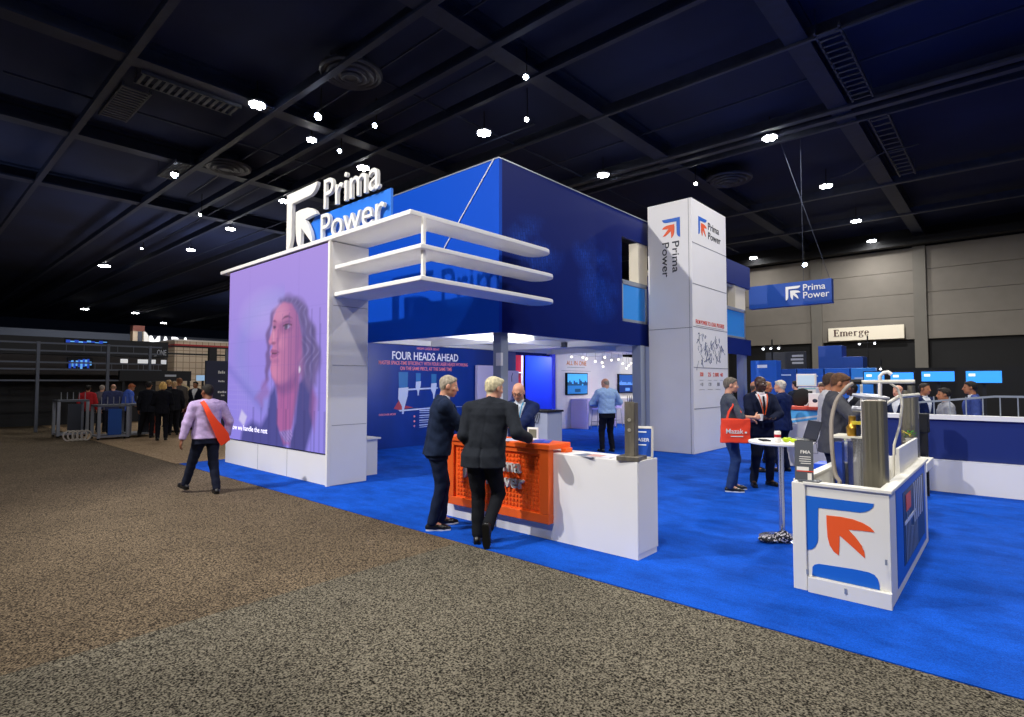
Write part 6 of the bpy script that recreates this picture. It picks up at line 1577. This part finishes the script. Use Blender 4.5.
# sash bag on the walking man: flat strap from left shoulder across the back to the right hip
t = thing('sling_bag', 'bright orange sling bag across the back of the man in lilac', 'bag', (-9.30, 3.32, 0), R(88)); s_ = 1.70 / 1.76
m = MB(); L_ = [(-.105, .055, 1.43, .030), (-.10, -.06, 1.475, .032), (-.075, -.135, 1.40, .036), (-.03, -.166, 1.28, .045), (.04, -.176, 1.15, .062), (.12, -.175, 1.02, .085), (.19, -.16, .90, .10), (.235, -.14, .80, .085)]
vs = []; fs = []
for x_, y_, z_, w_ in L_:
    for dz in (0, -.016): vs += [((x_ - w_ * .8) * s_, (y_ + dz) * s_, (z_ - w_ * .5) * s_), ((x_ + w_ * .8) * s_, (y_ + dz) * s_, (z_ + w_ * .5) * s_)]
for i in range(len(L_) - 1):
    a = i * 4; fs += [(a + 2, a + 3, a + 7, a + 6), (a, a + 4, a + 5, a + 1), (a, a + 2, a + 6, a + 4), (a + 1, a + 5, a + 7, a + 3)]
fs += [(0, 1, 3, 2), (len(vs) - 4, len(vs) - 2, len(vs) - 1, len(vs) - 3)]
m.add(vs, fs); m.build('bag', mat('bag_orange', '#ff4a1c', .6, bump=.2, bscale=30), t, smooth=True)
# tote on the forearm of the man in the polo
t = thing('tote_bag', 'orange red tote bag with white lettering beside the man in the polo', 'bag', (-3.36, 8.94, 0), R(-58))
m_tote = mat('tote_red', '#ee4326', .6, bump=.15, bscale=25)
f = Field((.2, -.30, .72), (.42, .32, 1.24), .012); f.ell((.305, .0, .97), (.055, .255, .255), None, .02)
def boxy(X, Y, Z): return np.maximum(np.maximum(np.abs(Y - .02 - .03 * (Z - 1)) - .215 + .0 * X, np.abs(Z - .975) - .185), np.abs(X - .305) - (.03 + .018 * np.cos(Y * 7)))
f.D = np.full_like(f.D, 1.0); X_, Y_, Z_ = f.ax[0].reshape(-1, 1, 1), f.ax[1].reshape(1, -1, 1), f.ax[2].reshape(1, 1, -1); f.D = (boxy(X_, Y_, Z_) + 0 * X_ * Y_ * Z_).astype(np.float32); f.wrinkle(.004, .7, 1)
v, F = f.mesh(); np_obj('body', v, F, m_tote, t)
for dx in (-.02, .02): MB().tube([(.305 + dx, -.10, 1.15), (.30 + dx, -.07, 1.26), (.27 + dx * .5, .0, 1.36), (.22, -.02, 1.47), (.25 + dx * .5, .06, 1.36), (.30 + dx, .10, 1.26), (.305 + dx, .13, 1.15)], .014, 6).build('strap', m_tote, t, smooth=True)
m = MB(); text_into(m, 'Mazak', lambda a, b, c: (.357 + c, a, b), .25, .075, .006, 0, .004, -.125, .935); m.box(.357, .361, .145, .175, .94, .965); m.box(.357, .361, -.06, .12, .885, .897); m.build('lettering', m_ltr, t)
t = thing('paper_cup', 'small white paper cup in the hand of the man in the polo', 'cup', (-3.36, 8.94, 0), R(-58)); MB().lathe([(.030, 0), (.040, .10), (.037, .10), (.028, .01)], (.105, .44, 1.12), 16).build('cup', m_white2, t, smooth=True)
# orange bag on the floor beside the red topped counter
t = thing('shopping_bag', 'orange red carrier bag standing by the red topped counter', 'bag', (-2.42, 11.6, 0)); MB().box(-.10, .10, -.06, .06, .45, 1.02).build('body', m_tote, t, bevel=.03)
MB().tube([(-.06, -.05, 1.0), (-.05, -.05, 1.14), (.05, -.05, 1.14), (.06, -.05, 1.0)], .008, 5).build('handle', m_tote, t); m = MB(); m.box(-.03, .03, -.066, -.06, .7, .74); m.build('print', m_ltr, t)
MB().box(-.11, .11, -.07, .07, 0, .45).build('stand', m_white, t)
